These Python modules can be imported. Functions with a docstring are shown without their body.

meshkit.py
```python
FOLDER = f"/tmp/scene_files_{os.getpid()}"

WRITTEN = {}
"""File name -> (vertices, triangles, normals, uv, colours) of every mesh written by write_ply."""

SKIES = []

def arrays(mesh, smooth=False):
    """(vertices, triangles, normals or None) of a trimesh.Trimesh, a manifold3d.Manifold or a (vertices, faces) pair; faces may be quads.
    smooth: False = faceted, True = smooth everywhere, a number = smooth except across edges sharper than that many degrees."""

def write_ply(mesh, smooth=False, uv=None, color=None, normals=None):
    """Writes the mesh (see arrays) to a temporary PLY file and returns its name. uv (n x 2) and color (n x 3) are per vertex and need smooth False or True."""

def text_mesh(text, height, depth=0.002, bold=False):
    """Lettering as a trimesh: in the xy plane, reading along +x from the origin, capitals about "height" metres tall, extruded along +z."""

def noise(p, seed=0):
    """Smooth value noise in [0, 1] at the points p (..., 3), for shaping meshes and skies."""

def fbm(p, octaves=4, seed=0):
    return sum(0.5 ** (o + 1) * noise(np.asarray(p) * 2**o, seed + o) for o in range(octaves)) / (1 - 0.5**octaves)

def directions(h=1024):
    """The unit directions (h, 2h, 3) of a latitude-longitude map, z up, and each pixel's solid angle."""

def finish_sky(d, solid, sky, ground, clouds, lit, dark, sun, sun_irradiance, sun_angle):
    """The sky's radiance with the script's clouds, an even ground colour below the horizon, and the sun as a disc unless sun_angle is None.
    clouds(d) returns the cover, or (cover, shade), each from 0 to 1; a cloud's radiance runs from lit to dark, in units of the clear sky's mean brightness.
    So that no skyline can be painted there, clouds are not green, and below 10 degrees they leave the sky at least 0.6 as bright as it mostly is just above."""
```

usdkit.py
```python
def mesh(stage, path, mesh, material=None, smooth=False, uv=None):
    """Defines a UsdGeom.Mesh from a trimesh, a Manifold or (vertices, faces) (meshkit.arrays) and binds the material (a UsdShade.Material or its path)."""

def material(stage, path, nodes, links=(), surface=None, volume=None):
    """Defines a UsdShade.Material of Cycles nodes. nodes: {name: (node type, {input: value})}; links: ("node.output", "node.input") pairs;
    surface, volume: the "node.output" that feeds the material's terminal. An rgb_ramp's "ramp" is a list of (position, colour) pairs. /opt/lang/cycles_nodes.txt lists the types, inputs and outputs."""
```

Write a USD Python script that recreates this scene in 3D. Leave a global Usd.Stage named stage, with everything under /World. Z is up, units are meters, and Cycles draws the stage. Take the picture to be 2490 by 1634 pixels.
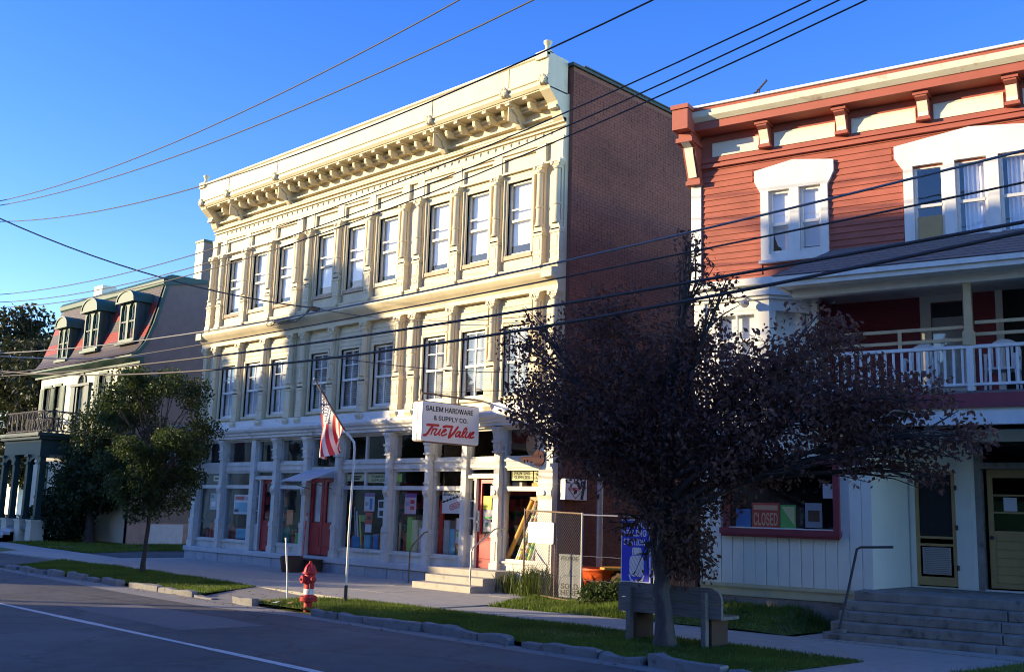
import math, random, numpy as np, trimesh, usdkit, meshkit
from pxr import Usd, UsdGeom, UsdLux, UsdShade, Sdf, Gf
from shapely.geometry import Polygon, LineString, Point, box as sbox
from shapely.ops import unary_union

stage = Usd.Stage.CreateInMemory()
UsdGeom.SetStageUpAxis(stage, UsdGeom.Tokens.z); UsdGeom.SetStageMetersPerUnit(stage, 1.0)
UsdGeom.Xform.Define(stage, '/World'); UsdGeom.Scope.Define(stage, '/World/Looks')

# ---------------------------------------------------------------- camera, sky, sun, exposure
EXPOSURE = 2.3
SUN_EL, SUN_AZ = math.radians(11.0), math.radians(225.0)     # azimuth: atan2(x, y) of the direction towards the sun
SKY_STRENGTH, SUN_INT = 0.09, 0.5
YAW, PITCH, ROLL = 0.777336557, 0.168532367, 0.0300852308
CAM = (15.0494, -16.7486, 1.7015)
cam = UsdGeom.Camera.Define(stage, '/World/camera')
cam.CreateHorizontalApertureAttr(36.0); cam.CreateVerticalApertureAttr(36.0 * 671 / 1024)
cam.CreateFocalLengthAttr(36.0 * 2534.43 / 2490); cam.CreateClippingRangeAttr(Gf.Vec2f(0.1, 2000))
cam.CreateExposureAttr(EXPOSURE)
fw = np.array([-math.sin(YAW) * math.cos(PITCH), math.cos(YAW) * math.cos(PITCH), math.sin(PITCH)])
r0 = np.array([math.cos(YAW), math.sin(YAW), 0.0]); u0 = np.cross(r0, fw)
rr = math.cos(ROLL) * r0 + math.sin(ROLL) * u0; uu = -math.sin(ROLL) * r0 + math.cos(ROLL) * u0
cam.AddTransformOp().Set(Gf.Matrix4d(*rr, 0, *uu, 0, *(-fw), 0, *CAM, 1))
sun_dir = np.array([math.sin(SUN_AZ) * math.cos(SUN_EL), math.cos(SUN_AZ) * math.cos(SUN_EL), math.sin(SUN_EL)])
sun = UsdLux.DistantLight.Define(stage, '/World/sun')
sun.CreateIntensityAttr(SUN_INT); sun.CreateNormalizeAttr(True); sun.CreateAngleAttr(0.5); sun.CreateColorAttr(Gf.Vec3f(1.0, 0.79, 0.47))
zx = sun_dir; xx = np.cross([0, 0, 1], zx); xx /= np.linalg.norm(xx); yx = np.cross(zx, xx)
sun.AddTransformOp().Set(Gf.Matrix4d(*xx, 0, *yx, 0, *zx, 0, 0, 0, 0, 1))
dome = UsdLux.DomeLight.Define(stage, '/World/sky')
skym = usdkit.material(stage, '/World/Looks/sky_air', {
    's': ('sky_texture', {'sky_type': 'single_scattering', 'sun_disc': False, 'sun_elevation': SUN_EL, 'sun_rotation': SUN_AZ, 'altitude': 200.0, 'air_density': 1.0, 'aerosol_density': 0.15, 'ozone_density': 2.5}),
    'h': ('hsv', {'hue': 0.529, 'saturation': 1.33, 'value': 1.0}),
    'b': ('background_shader', {'strength': SKY_STRENGTH})}, [('s.color', 'h.color'), ('h.color', 'b.color')], surface='b.background')
UsdShade.MaterialBindingAPI.Apply(dome.GetPrim()).Bind(skym)
dome.GetPrim().SetCustomDataByKey('kind', 'structure')

# ---------------------------------------------------------------- helpers
used = {}
def num(path):
    n = used.get(path, -1) + 1; used[path] = n
    return path if n == 0 else '%s_%03d' % (path, n)
class MB:
    def __init__(s): s.v, s.f, s.n = [], [], 0
    def add(s, v, f):
        v = np.asarray(v, float).reshape(-1, 3); f = np.asarray(f, int)
        if f.shape[1] == 4: f = np.vstack([f[:, [0, 1, 2]], f[:, [0, 2, 3]]])
        s.v.append(v); s.f.append(f + s.n); s.n += len(v); return s
    def box(s, x0, x1, y0, y1, z0, z1):
        x0, x1 = min(x0, x1), max(x0, x1); y0, y1 = min(y0, y1), max(y0, y1); z0, z1 = min(z0, z1), max(z0, z1)
        v = [(x, y, z) for x in (x0, x1) for y in (y0, y1) for z in (z0, z1)]
        return s.add(v, [(0, 1, 3, 2), (4, 6, 7, 5), (0, 4, 5, 1), (2, 3, 7, 6), (0, 2, 6, 4), (1, 5, 7, 3)])
    def cbox(s, x0, x1, y0, y1, z0, z1, c=.01):           # chamfered front edges (towards -y), for stones and mouldings
        v = [(x0, y1, z0), (x1, y1, z0), (x1, y1, z1), (x0, y1, z1), (x0, y0 + c, z0), (x1, y0 + c, z0), (x1, y0 + c, z1), (x0, y0 + c, z1),
             (x0 + c, y0, z0 + c), (x1 - c, y0, z0 + c), (x1 - c, y0, z1 - c), (x0 + c, y0, z1 - c)]
        return s.add(v, [(0, 3, 2, 1), (8, 9, 10, 11), (4, 5, 9, 8), (5, 6, 10, 9), (6, 7, 11, 10), (7, 4, 8, 11), (0, 1, 5, 4), (1, 2, 6, 5), (2, 3, 7, 6), (3, 0, 4, 7)])
    def mesh(s, m, T=None):
        v = np.array(m.vertices)
        if T is not None: v = v @ np.asarray(T)[:3, :3].T + np.asarray(T)[:3, 3]
        return s.add(v, m.faces)
    def poly(s, pg, a0, a1, axis='y'):                     # pg in (x,z) extruded along y, (y,z) along x, (x,y) along z
        for g in getattr(pg, 'geoms', [pg]):
            if g.is_empty or g.area < 1e-7: continue
            m = trimesh.creation.extrude_polygon(g, abs(a1 - a0), engine='earcut'); v = np.array(m.vertices); lo = min(a0, a1); w = v[:, 2] + lo
            if axis == 'y': s.add(np.c_[v[:, 0], w, v[:, 1]], m.faces[:, ::-1])
            elif axis == 'x': s.add(np.c_[w, v[:, 0], v[:, 1]], m.faces)
            else: s.add(np.c_[v[:, 0], v[:, 1], w], m.faces)
        return s
    def lathe(s, prof, c=(0, 0, 0), n=14, axis='z', a0=0.0, a1=2 * math.pi):
        full = abs(a1 - a0 - 2 * math.pi) < 1e-6; k = n if full else n + 1
        A = a0 + (a1 - a0) * np.arange(k) / n; p = np.array(prof, float)
        v = np.array([[r * math.cos(t), r * math.sin(t), h] for r, h in p for t in A])
        f = []
        for i in range(len(p) - 1):
            for j in range(n):
                a, b = i * k + j, i * k + (j + 1) % k; f.append((a, b, b + k, a + k))
        if axis == 'x': v = v[:, [2, 0, 1]]
        elif axis == 'y': v = np.c_[v[:, 1], v[:, 2], v[:, 0]]
        return s.add(v + np.array(c), f)
    def tube(s, pts, r, n=8, cap=True):
        P = np.array(pts, float); m = len(P); R = np.full(m, r, float) if np.ndim(r) == 0 else np.array(r, float)
        T = np.gradient(P, axis=0); T /= np.maximum(np.linalg.norm(T, axis=1, keepdims=True), 1e-9)
        up = np.array([0, 0, 1.0]) if abs(T[0, 2]) < .9 else np.array([1.0, 0, 0])
        v = []
        for i in range(m):
            a = np.cross(T[i], up); a /= max(np.linalg.norm(a), 1e-9); b = np.cross(T[i], a); up = np.cross(a, T[i]); 
            for j in range(n):
                t = 2 * math.pi * j / n; v.append(P[i] + R[i] * (math.cos(t) * a + math.sin(t) * b))
        f = [(i * n + j, i * n + (j + 1) % n, (i + 1) * n + (j + 1) % n, (i + 1) * n + j) for i in range(m - 1) for j in range(n)]
        s.add(v, f)
        if cap:
            for e, o in ((0, 1), (m - 1, -1)):
                k = s.n; s.add([P[e]] + v[e * n:(e + 1) * n], [(0, 1 + j, 1 + (j + 1) % n) if o < 0 else (0, 1 + (j + 1) % n, 1 + j) for j in range(n)])
        return s
    def quad(s, a, b, c, d): return s.add([a, b, c, d], [(0, 1, 2, 3)])
    def arr(s): return np.vstack(s.v), np.vstack(s.f)
def obj(name, mb, m, parent=None, smooth=False, label=None):
    base = str(parent.GetPath()) if parent is not None else '/World'
    path = num(base + '/' + name)
    g = usdkit.mesh(stage, path, mb.arr() if isinstance(mb, MB) else mb, M[m] if isinstance(m, str) else m, smooth=smooth)
    if label: g.GetPrim().SetCustomDataByKey('label', label)
    return g.GetPrim()
def tag(o, label=None, cat=None, group=None, kind=None):
    for k, v in (('label', label), ('category', cat), ('group', group), ('kind', kind)):
        if v: o.SetCustomDataByKey(k, v)
    return o
def thing(name, label=None, cat=None, loc=(0, 0, 0), rotz=0, group=None, kind=None):
    x = UsdGeom.Xform.Define(stage, num('/World/' + name)); x.AddTranslateOp().Set(Gf.Vec3d(*map(float, loc)))
    if rotz: x.AddRotateZOp().Set(float(rotz))
    return tag(x.GetPrim(), label, cat, group, kind)
def grp(name, parent, kind=None):
    p = UsdGeom.Xform.Define(stage, num(str(parent.GetPath()) + '/' + name)).GetPrim()
    if kind: p.SetCustomDataByKey('kind', kind)
    return p
rng = np.random.default_rng(7); random.seed(7)

# ---------------------------------------------------------------- materials
M = {}
def mat(name, col, rough=.6, var=.12, scale=3.0, bump=0.0, bscale=40.0, dirt=None, island=0.0, metal=0.0, spec=.4, stretch=(1, 1, 1), macro=None):
    c = np.array(col, float); lo, hi = c * (1 - var), np.minimum(c * (1 + var), .95)
    if dirt is not None: lo = np.array(dirt, float)
    nodes = {'g': ('geometry', {}), 'mp': ('mapping', {'scale': stretch}), 'n': ('noise_texture', {'scale': scale, 'detail': 5.0, 'roughness': .6}),
             'r': ('rgb_ramp', {'ramp': [(0.25, lo), (0.42 if dirt is not None else .5, c), (0.8, hi)]}),
             'p': ('principled_bsdf', {'roughness': rough, 'metallic': metal, 'specular_ior_level': spec})}
    links = [('g.position', 'mp.vector'), ('mp.vector', 'n.vector'), ('n.fac', 'r.fac')]
    out = 'r.color'
    if island:
        nodes['ir'] = ('rgb_ramp', {'ramp': [(0.0, (1 - island,) * 3), (1.0, (1 + island,) * 3)]}); nodes['im'] = ('mix', {'mix_type': 'multiply', 'fac': 1.0})
        links += [('g.random_per_island', 'ir.fac'), (out, 'im.color1'), ('ir.color', 'im.color2')]; out = 'im.color'
    if macro:                                                       # broad weathering: (scale, stretch, darkest, lightest)
        nodes['mm'] = ('mapping', {'scale': macro[1]}); nodes['mn'] = ('noise_texture', {'scale': macro[0], 'detail': 6.0, 'roughness': .65}); nodes['mr'] = ('rgb_ramp', {'ramp': [(.32, (macro[2],) * 3), (.62, (macro[3],) * 3)]}); nodes['mx'] = ('mix', {'mix_type': 'multiply', 'fac': 1.0})
        links += [('g.position', 'mm.vector'), ('mm.vector', 'mn.vector'), ('mn.fac', 'mr.fac'), (out, 'mx.color1'), ('mr.color', 'mx.color2')]; out = 'mx.color'
    links.append((out, 'p.base_color'))
    if bump:
        nodes['bn'] = ('noise_texture', {'scale': bscale, 'detail': 4.0}); nodes['b'] = ('bump', {'strength': .6, 'distance': bump})
        links += [('mp.vector', 'bn.vector'), ('bn.fac', 'b.height'), ('b.normal', 'p.normal')]
    M[name] = usdkit.material(stage, '/World/Looks/' + name, nodes, links, surface='p.BSDF'); return M[name]
def plain(name, col, rough=.5, metal=0.0):
    M[name] = usdkit.material(stage, '/World/Looks/' + name, {'p': ('principled_bsdf', {'base_color': col, 'roughness': rough, 'metallic': metal})}, [], surface='p.BSDF')
def leafmat(name, a, b, trans=.35, rough=.5):
    M[name] = usdkit.material(stage, '/World/Looks/' + name, {
        'g': ('geometry', {}), 'r': ('rgb_ramp', {'ramp': [(0.0, a), (1.0, b)]}), 'n': ('noise_texture', {'scale': .9, 'detail': 2.0}), 'r2': ('rgb_ramp', {'ramp': [(.3, (.7, .7, .7)), (.7, (1.25, 1.25, 1.25))]}),
        'm': ('mix', {'mix_type': 'multiply', 'fac': 1.0}), 'p': ('principled_bsdf', {'roughness': rough, 'specular_ior_level': .35}), 't': ('translucent_bsdf', {}), 'x': ('mix_closure', {'fac': trans})},
        [('g.random_per_island', 'r.fac'), ('g.position', 'n.vector'), ('n.fac', 'r2.fac'), ('r.color', 'm.color1'), ('r2.color', 'm.color2'), ('m.color', 'p.base_color'), ('m.color', 't.color'), ('p.BSDF', 'x.closure1'), ('t.BSDF', 'x.closure2')], surface='x.closure')
def glassmat(name, tint, k=1.0, rough=.02):
    M[name] = usdkit.material(stage, '/World/Looks/' + name, {                      # reflects the same seen from either side, so that daylight gets in and out
        'f': ('layer_weight', {'blend': .5}), 'pw': ('math', {'math_type': 'power', 'value2': 4.0}), 'ma': ('math', {'math_type': 'multiply_add', 'value2': .85, 'value3': .11 * k, 'use_clamp': True}), 't': ('transparent_bsdf', {'color': tint}),
        'n': ('noise_texture', {'scale': 1.6, 'detail': 1.0}), 'b': ('bump', {'strength': .25, 'distance': .01}), 'g': ('geometry', {}), 'gl': ('glossy_bsdf', {'color': (.95, .95, .95), 'roughness': rough}), 'x': ('mix_closure', {})},
        [('g.position', 'n.vector'), ('n.fac', 'b.height'), ('b.normal', 'gl.normal'), ('f.facing', 'pw.value1'), ('pw.value', 'ma.value1'), ('ma.value', 'x.fac'), ('t.BSDF', 'x.closure1'), ('gl.BSDF', 'x.closure2')], surface='x.closure')
mat('cream_paint', (.63, .54, .35), .55, .05, 2.5, .002, 60, dirt=(.54, .45, .28), macro=(1.6, (1, 1, .22), .86, 1.04))
mat('worn_paint', (.68, .66, .6), .6, .1, 3.0, .003, 50, dirt=(.36, .34, .3))
mat('sill_wood', (.5, .36, .24), .7, .2, 8.0)
mat('shop_paint', (.63, .60, .52), .55, .08, 4.0, .002, 60, dirt=(.42, .39, .33), macro=(2.5, (1, 1, .3), .84, 1.05))
mat('sash_paint', (.66, .6, .45), .5, .06, 5.0)
mat('white_trim', (.78, .76, .68), .5, .04, 3.0, .0015, 60, macro=(2.2, (1, 1, .3), .88, 1.03))
mat('white_board', (.80, .80, .68), .5, .05, 2.0)
mat('yellow_base', (.62, .55, .33), .6, .1, 4.0)
mat('gutter_cream', (.72, .68, .5), .5, .12, 3.0, dirt=(.45, .3, .22))
mat('panel_cream', (.82, .76, .58), .5, .04, 3.0)
mat('red_paint', (.37, .10, .062), .55, .12, 2.0, .002, 50)
mat('red_clap', (.36, .10, .062), .65, .14, 3.0, .002, 60, stretch=(1, 1, 6), macro=(.9, (1, 1, 1.6), .80, 1.12))
mat('maroon_paint', (.26, .05, .06), .5, .1, 3.0)
mat('door_red', (.36, .022, .026), .35, .08, 4.0)
mat('brick_face', (.245, .082, .050), .9, .25, 9.0, .004, 90, island=.30, macro=(.35, (1, 1, 1.5), .72, 1.2))
mat('mortar', (.21, .092, .062), .9, .15, 6.0)
mat('foundation_stone', (.42, .43, .45), .8, .18, 5.0, .008, 25, island=.12)
mat('pale_stone', (.5, .5, .5), .75, .12, 4.0, .004, 40)
mat('concrete', (.36, .34, .30), .85, .12, 4.0, .003, 60)
mat('step_concrete', (.40, .37, .31), .85, .14, 5.0, .004, 50, dirt=(.22, .2, .17))
mat('old_concrete', (.25, .225, .19), .9, .25, 6.0, .008, 25, dirt=(.09, .08, .068), macro=(3.0, (1, 1, .5), .75, 1.15))
mat('apron_concrete', (.24, .23, .21), .9, .15, 3.0, .004, 50)
mat('kerb_granite', (.20, .195, .19), .9, .25, 8.0, .012, 25, dirt=(.085, .08, .07))
mat('earth', (.16, .12, .08), .95, .3, 6.0, .01, 30)
mat('turf', (.115, .15, .03), .95, .35, 3.0, .02, 60, dirt=(.13, .095, .05))
mat('line_paint', (.55, .54, .5), .7, .2, 9.0, dirt=(.2, .2, .2))
mat('slate_grey', (.115, .09, .088), .6, .2, 6.0, island=.2)
mat('slate_red', (.42, .055, .04), .6, .2, 6.0, island=.2)
mat('green_trim', (.032, .082, .058), .5, .1, 4.0)
mat('dark_green', (.02, .045, .04), .45, .15, 4.0)
mat('shutter_green', (.075, .12, .09), .55, .12, 4.0)
mat('house_cream', (.68, .62, .46), .6, .05, 2.0)
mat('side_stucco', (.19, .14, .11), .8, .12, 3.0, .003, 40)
mat('brick_painted', (.33, .22, .18), .85, .2, 3.0, .004, 50)
mat('shingle_grey', (.20, .19, .185), .9, .2, 10.0, .006, 60, island=.25)
mat('bark_grey', (.085, .072, .064), .95, .3, 14.0, .03, 22, stretch=(1, 1, .35))
mat('bark_dark', (.06, .048, .04), .95, .3, 12.0, .02, 25, stretch=(1, 1, .35))
mat('weathered_wood', (.19, .175, .155), .9, .35, 5.0, .008, 40, stretch=(.6, 9, 9))
mat('new_lumber', (.58, .42, .22), .7, .12, 6.0, stretch=(1, 1, 1))
mat('door_tan', (.46, .31, .12), .5, .1, 5.0)
mat('hydrant_red', (.42, .02, .024), .5, .2, 11.0, .004, 50, spec=.4, dirt=(.24, .05, .04))
mat('chain_metal', (.36, .33, .28), .5, .2, 20, metal=.3)
mat('galv_metal', (.42, .42, .42), .45, .15, 9.0, metal=.7)
mat('rust_metal', (.19, .13, .09), .7, .3, 20.0, metal=.3)
mat('pole_white', (.72, .70, .62), .5, .1, 8.0, dirt=(.45, .43, .4))
mat('rod_red', (.75, .13, .09), .4, .05)
mat('sign_white', (.76, .74, .70), .4, .03, 2.0)
mat('sign_edge', (.82, .81, .78), .4, .02)
mat('sign_blue', (.04, .06, .60), .35, .08)
mat('sign_grey', (.24, .26, .27), .6, .1, 5.0)
mat('wire_black', (.06, .052, .05), .6, .1)
mat('wire_grey', (.22, .21, .21), .5, .1)
mat('awning_metal', (.52, .54, .56), .5, .1, 5.0)
mat('wood_brown', (.08, .045, .028), .8, .2, 6.0)
mat('plastic_white', (.74, .75, .76), .4, .04)
mat('orange_plastic', (.75, .12, .03), .4, .1)
mat('leaf_litter', (.32, .2, .08), .9, .3, 30)
mat('roof_dark', (.05, .07, .06), .7, .2)
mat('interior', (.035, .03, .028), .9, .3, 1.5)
mat('shelf_interior', (.09, .07, .055), .9, .5, 5.0)
mat('blind_white', (.80, .80, .82), .6, .03, 2.0)
mat('curtain', (.66, .66, .66), .8, .1, 5.0)
plain('screen_mesh', (.022, .02, .02), .8); plain('p_paleorange', (.8, .42, .22), .6); plain('key_maroon', (.05, .011, .011), .85); plain('ink_black', (.015, .013, .012), .6); plain('ink_red', (.55, .02, .03), .5); plain('paper_white', (.72, .72, .72), .7); plain('ink_blue', (.03, .05, .3), .5)
for nm, c in dict(p_yellow=(.75, .72, .06), p_pink=(.75, .45, .5), p_orange=(.75, .24, .08), p_green=(.12, .5, .1), p_lime=(.35, .65, .08), p_blue=(.04, .22, .5), p_cyan=(.15, .45, .55), p_red=(.6, .05, .03),
                  p_amber=(.7, .32, .03), p_teal=(.02, .2, .14), p_tan=(.55, .33, .16), p_grey=(.4, .4, .4), p_brown=(.16, .08, .04), p_paleyellow=(.7, .66, .3), p_maroon=(.2, .02, .02), p_purple=(.25, .1, .3), p_navy=(.02, .03, .12), flag_red=(.55, .03, .04), flag_white=(.75, .73, .7), flag_blue=(.03, .04, .15)).items(): plain(nm, c, .55)
glassmat('glass', (.93, .95, .95)); glassmat('glass_dark', (.9, .92, .92), .5)
leafmat('leaf_purple', (.15, .072, .052), (.38, .185, .125), .35, .55); leafmat('leaf_green', (.05, .078, .02), (.145, .165, .045), .45); leafmat('leaf_dark', (.035, .055, .016), (.10, .115, .032), .35)
leafmat('leaf_autumn', (.03, .035, .012), (.12, .07, .03), .35); leafmat('leaf_weed', (.08, .11, .02), (.24, .25, .06), .4); leafmat('grass_blade', (.11, .165, .018), (.25, .30, .055), .4, .6)
# asphalt: aggregate, patches, hairline cracks, sandy edge tone
M['asphalt'] = usdkit.material(stage, '/World/Looks/asphalt', {
    'g': ('geometry', {}), 'n1': ('noise_texture', {'scale': .35, 'detail': 4.0}), 'n2': ('noise_texture', {'scale': 90.0, 'detail': 2.0}), 'n3': ('noise_texture', {'scale': 2.5, 'detail': 6.0, 'roughness': .7}), 'r1': ('rgb_ramp', {'ramp': [(.3, (.085, .083, .080)), (.7, (.14, .136, .13))]}),
    'r2': ('rgb_ramp', {'ramp': [(.3, (.55, .55, .55)), (.75, (1.5, 1.5, 1.5))]}), 'm': ('mix', {'mix_type': 'multiply', 'fac': .9}), 'r3': ('rgb_ramp', {'ramp': [(.3, (.82, .82, .82)), (.7, (1.15, 1.13, 1.1))]}), 'm3': ('mix', {'mix_type': 'multiply', 'fac': 1.0}),
    'va': ('vector_math', {'math_type': 'add'}), 'v': ('voronoi_texture', {'feature': 'distance_to_edge', 'scale': .42}), 'rv': ('rgb_ramp', {'ramp': [(0.0, (.35, .35, .35)), (.012, (1, 1, 1))]}), 'mv': ('mix', {'mix_type': 'multiply', 'fac': .8}),
    'b': ('bump', {'strength': .6, 'distance': .008}), 'p': ('principled_bsdf', {'roughness': .85, 'specular_ior_level': .3})},
    [('g.position', 'n1.vector'), ('g.position', 'n2.vector'), ('g.position', 'n3.vector'), ('n1.fac', 'r1.fac'), ('n2.fac', 'r2.fac'), ('n3.fac', 'r3.fac'), ('r1.color', 'm.color1'), ('r2.color', 'm.color2'), ('m.color', 'm3.color1'), ('r3.color', 'm3.color2'),
     ('g.position', 'va.vector1'), ('n3.color', 'va.vector2'), ('va.vector', 'v.vector'), ('v.distance', 'rv.fac'), ('m3.color', 'mv.color1'), ('rv.color', 'mv.color2'), ('mv.color', 'p.base_color'), ('n2.fac', 'b.height'), ('b.normal', 'p.normal')], surface='p.BSDF')
mat('goods_mix', (.3, .3, .3), .6, .2)
M['goods_mix'] = usdkit.material(stage, '/World/Looks/goods_colours', {'g': ('geometry', {}), 'r': ('rgb_ramp', {'interpolate': False, 'ramp': [(0, (.5, .06, .04)), (.12, (.55, .5, .4)), (.26, (.06, .12, .35)), (.36, (.5, .35, .05)), (.48, (.08, .25, .1)), (.58, (.6, .6, .58)), (.72, (.2, .12, .07)), (.82, (.45, .15, .04)), (.92, (.15, .3, .35))]}), 'p': ('principled_bsdf', {'roughness': .5})}, [('g.random_per_island', 'r.fac'), ('r.color', 'p.base_color')], surface='p.BSDF')

# ---------------------------------------------------------------- ground
def ss(a, b, x): t = np.clip((np.asarray(x, float) - a) / (b - a), 0, 1); return t * t * (3 - 2 * t)
def gz(x, y): return .05 + .26 * ss(-2.9, -1.3, y) * ss(2.2, 4.6, x) * (1 - ss(6.3, 7.0, x))
def sheet(pg, z, step=None):
    """A flat or draped sheet over the polygon pg; z is a height or a function of x and y."""
    fz = z if callable(z) else (lambda x, y: np.full(np.shape(x), z, float))
    if step is None:
        m = MB()
        for g in getattr(pg, 'geoms', [pg]):
            v, f = trimesh.creation.triangulate_polygon(g, engine='earcut'); m.add(np.c_[v, fz(v[:, 0], v[:, 1])], f)
        return m
    x0, y0, x1, y1 = pg.bounds; m = MB()
    for i in np.arange(x0, x1, step):
        for j in np.arange(y0, y1, step):
            c = pg.intersection(sbox(i, j, i + step, j + step))
            for g in getattr(c, 'geoms', [c]):
                if g.geom_type == 'Polygon' and g.area > 1e-5:
                    v, f = trimesh.creation.triangulate_polygon(g, engine='earcut'); m.add(np.c_[v, fz(v[:, 0], v[:, 1])], f)
    return m
ground = MB(); ground.quad((-900, -900, -.03), (900, -900, -.03), (900, 900, -.03), (-900, 900, -.03))
tag(obj('ground', ground, 'turf'), 'wide flat ground of grass and earth under the whole street', 'ground', kind='structure')
hl = MB(); A = np.radians(np.arange(95, 268, 3.0)); r = np.random.default_rng(2); hh = 13 + 5 * meshkit.fbm(np.c_[A * 6, A * 0, A * 0], 4, 3) * 2 - 4; hh[(A > np.radians(213)) & (A < np.radians(238))] *= .75
P = np.c_[np.sin(A) * 150, np.cos(A) * 150]; Q = np.c_[np.sin(A) * 190, np.cos(A) * 190]; n = len(A)
hl.add(np.vstack([np.c_[P, np.full(n, -.1)], np.c_[P * 1.06, hh * .8], np.c_[Q, hh], np.c_[Q * 1.3, np.full(n, -.1)]]), [(a * n + i, a * n + i + 1, (a + 1) * n + i + 1, (a + 1) * n + i) for a in range(3) for i in range(n - 1)])
tag(obj('hills', hl, 'turf', smooth=True), 'low wooded hills beyond the town behind the photographer', 'hills', kind='structure')
tag(obj('road', MB().quad((-300, -14.2, 0), (300, -14.2, 0), (300, -6.55, 0), (-300, -6.55, 0)), 'asphalt'), 'grey asphalt street with a worn white line', 'road', kind='structure')
tag(obj('gutter', sheet(Polygon([(-45, -6.95), (-12, -6.92), (-4.4, -7.3), (-1.2, -7.35), (.6, -6.95), (30, -6.9), (30, -6.55), (-45, -6.55)]), .003), 'apron_concrete'), 'sandy grey gutter edge of the street along the kerb', 'gutter', kind='structure')
line = MB()
for i in range(120): 
    x = -130 + i * 1.5; w = .055 + .01 * math.sin(i * 1.7)
    line.quad((x, -9.98 - w, .004), (x + 1.5, -9.98 - w, .004), (x + 1.5, -9.98 + w, .004), (x, -9.98 + w, .004))
tag(obj('road_line', line, 'line_paint'), 'thin worn white line painted along the street', 'road line', kind='structure')
cr_ = MB(); r = np.random.default_rng(12)
for (x, y, dx, dy, n) in ((-9, -8.3, .55, .03, 22), (1.5, -9.2, .5, -.06, 20), (4.2, -7.6, .02, -.4, 9), (-3.5, -7.4, .05, -.5, 11), (6, -8.2, .5, .05, 14)):
    for k in range(n):
        a = (x, y); x += dx * r.uniform(.6, 1.3) + r.normal(0, .06); y += dy * r.uniform(.6, 1.3) + r.normal(0, .06); w = r.uniform(.006, .016); t = math.atan2(y - a[1], x - a[0]); ox, oy = -math.sin(t) * w, math.cos(t) * w
        cr_.quad((a[0] - ox, a[1] - oy, .0035), (x - ox, y - oy, .0035), (x + ox, y + oy, .0035), (a[0] + ox, a[1] + oy, .0035))
tag(obj('road_cracks', cr_, 'wire_black'), 'dark tar filled cracks wandering over the asphalt', 'cracks', kind='structure')
tag(obj('road_patch', sheet(Polygon([(-2.2, -9.3), (1.6, -9.35), (1.7, -8.1), (.4, -8.0), (-2.1, -8.15)]), .003), 'shingle_grey'), 'darker patch of newer asphalt in the road', 'road patch', kind='structure')
tag(obj('far_sidewalk', MB().box(-80, 60, -17.2, -14.4, -.02, .05), 'concrete'), 'concrete pavement on the near side of the street', 'pavement', kind='structure')
# driveway and yard
tag(obj('driveway', sheet(Polygon([(-40, -6.55), (-12.3, -6.55), (-14.7, -4.22), (-40, -4.22)]), .03), 'asphalt'), 'dark asphalt driveway mouth at the left end of the verge', 'driveway', kind='structure')
tag(obj('side_yard', sheet(Polygon([(-18.6, -1.8), (-15.5, -2.1), (-15.45, 14), (-19.5, 14), (-19.5, .4)]), .045), 'asphalt'), 'asphalt yard between the mansard house and the cream store block', 'yard', kind='structure')
lawnL = Polygon([(-27.2, -1.1), (-21, -1.55), (-18.4, -1.7), (-19.4, .4), (-19.4, 14), (-24.6, 14), (-24.6, 2.5), (-27.2, 2.5)])
verge0 = Polygon([(-40, -4.2), (-23, -2.9), (-20.7, -3.1), (-19.7, -4.1), (-40, -4.2)])
vergeL = Polygon([(-14.6, -4.18), (-10.2, -4.12), (-4.25, -4.5), (-3.0, -6.5), (-12.1, -6.5)])
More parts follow.
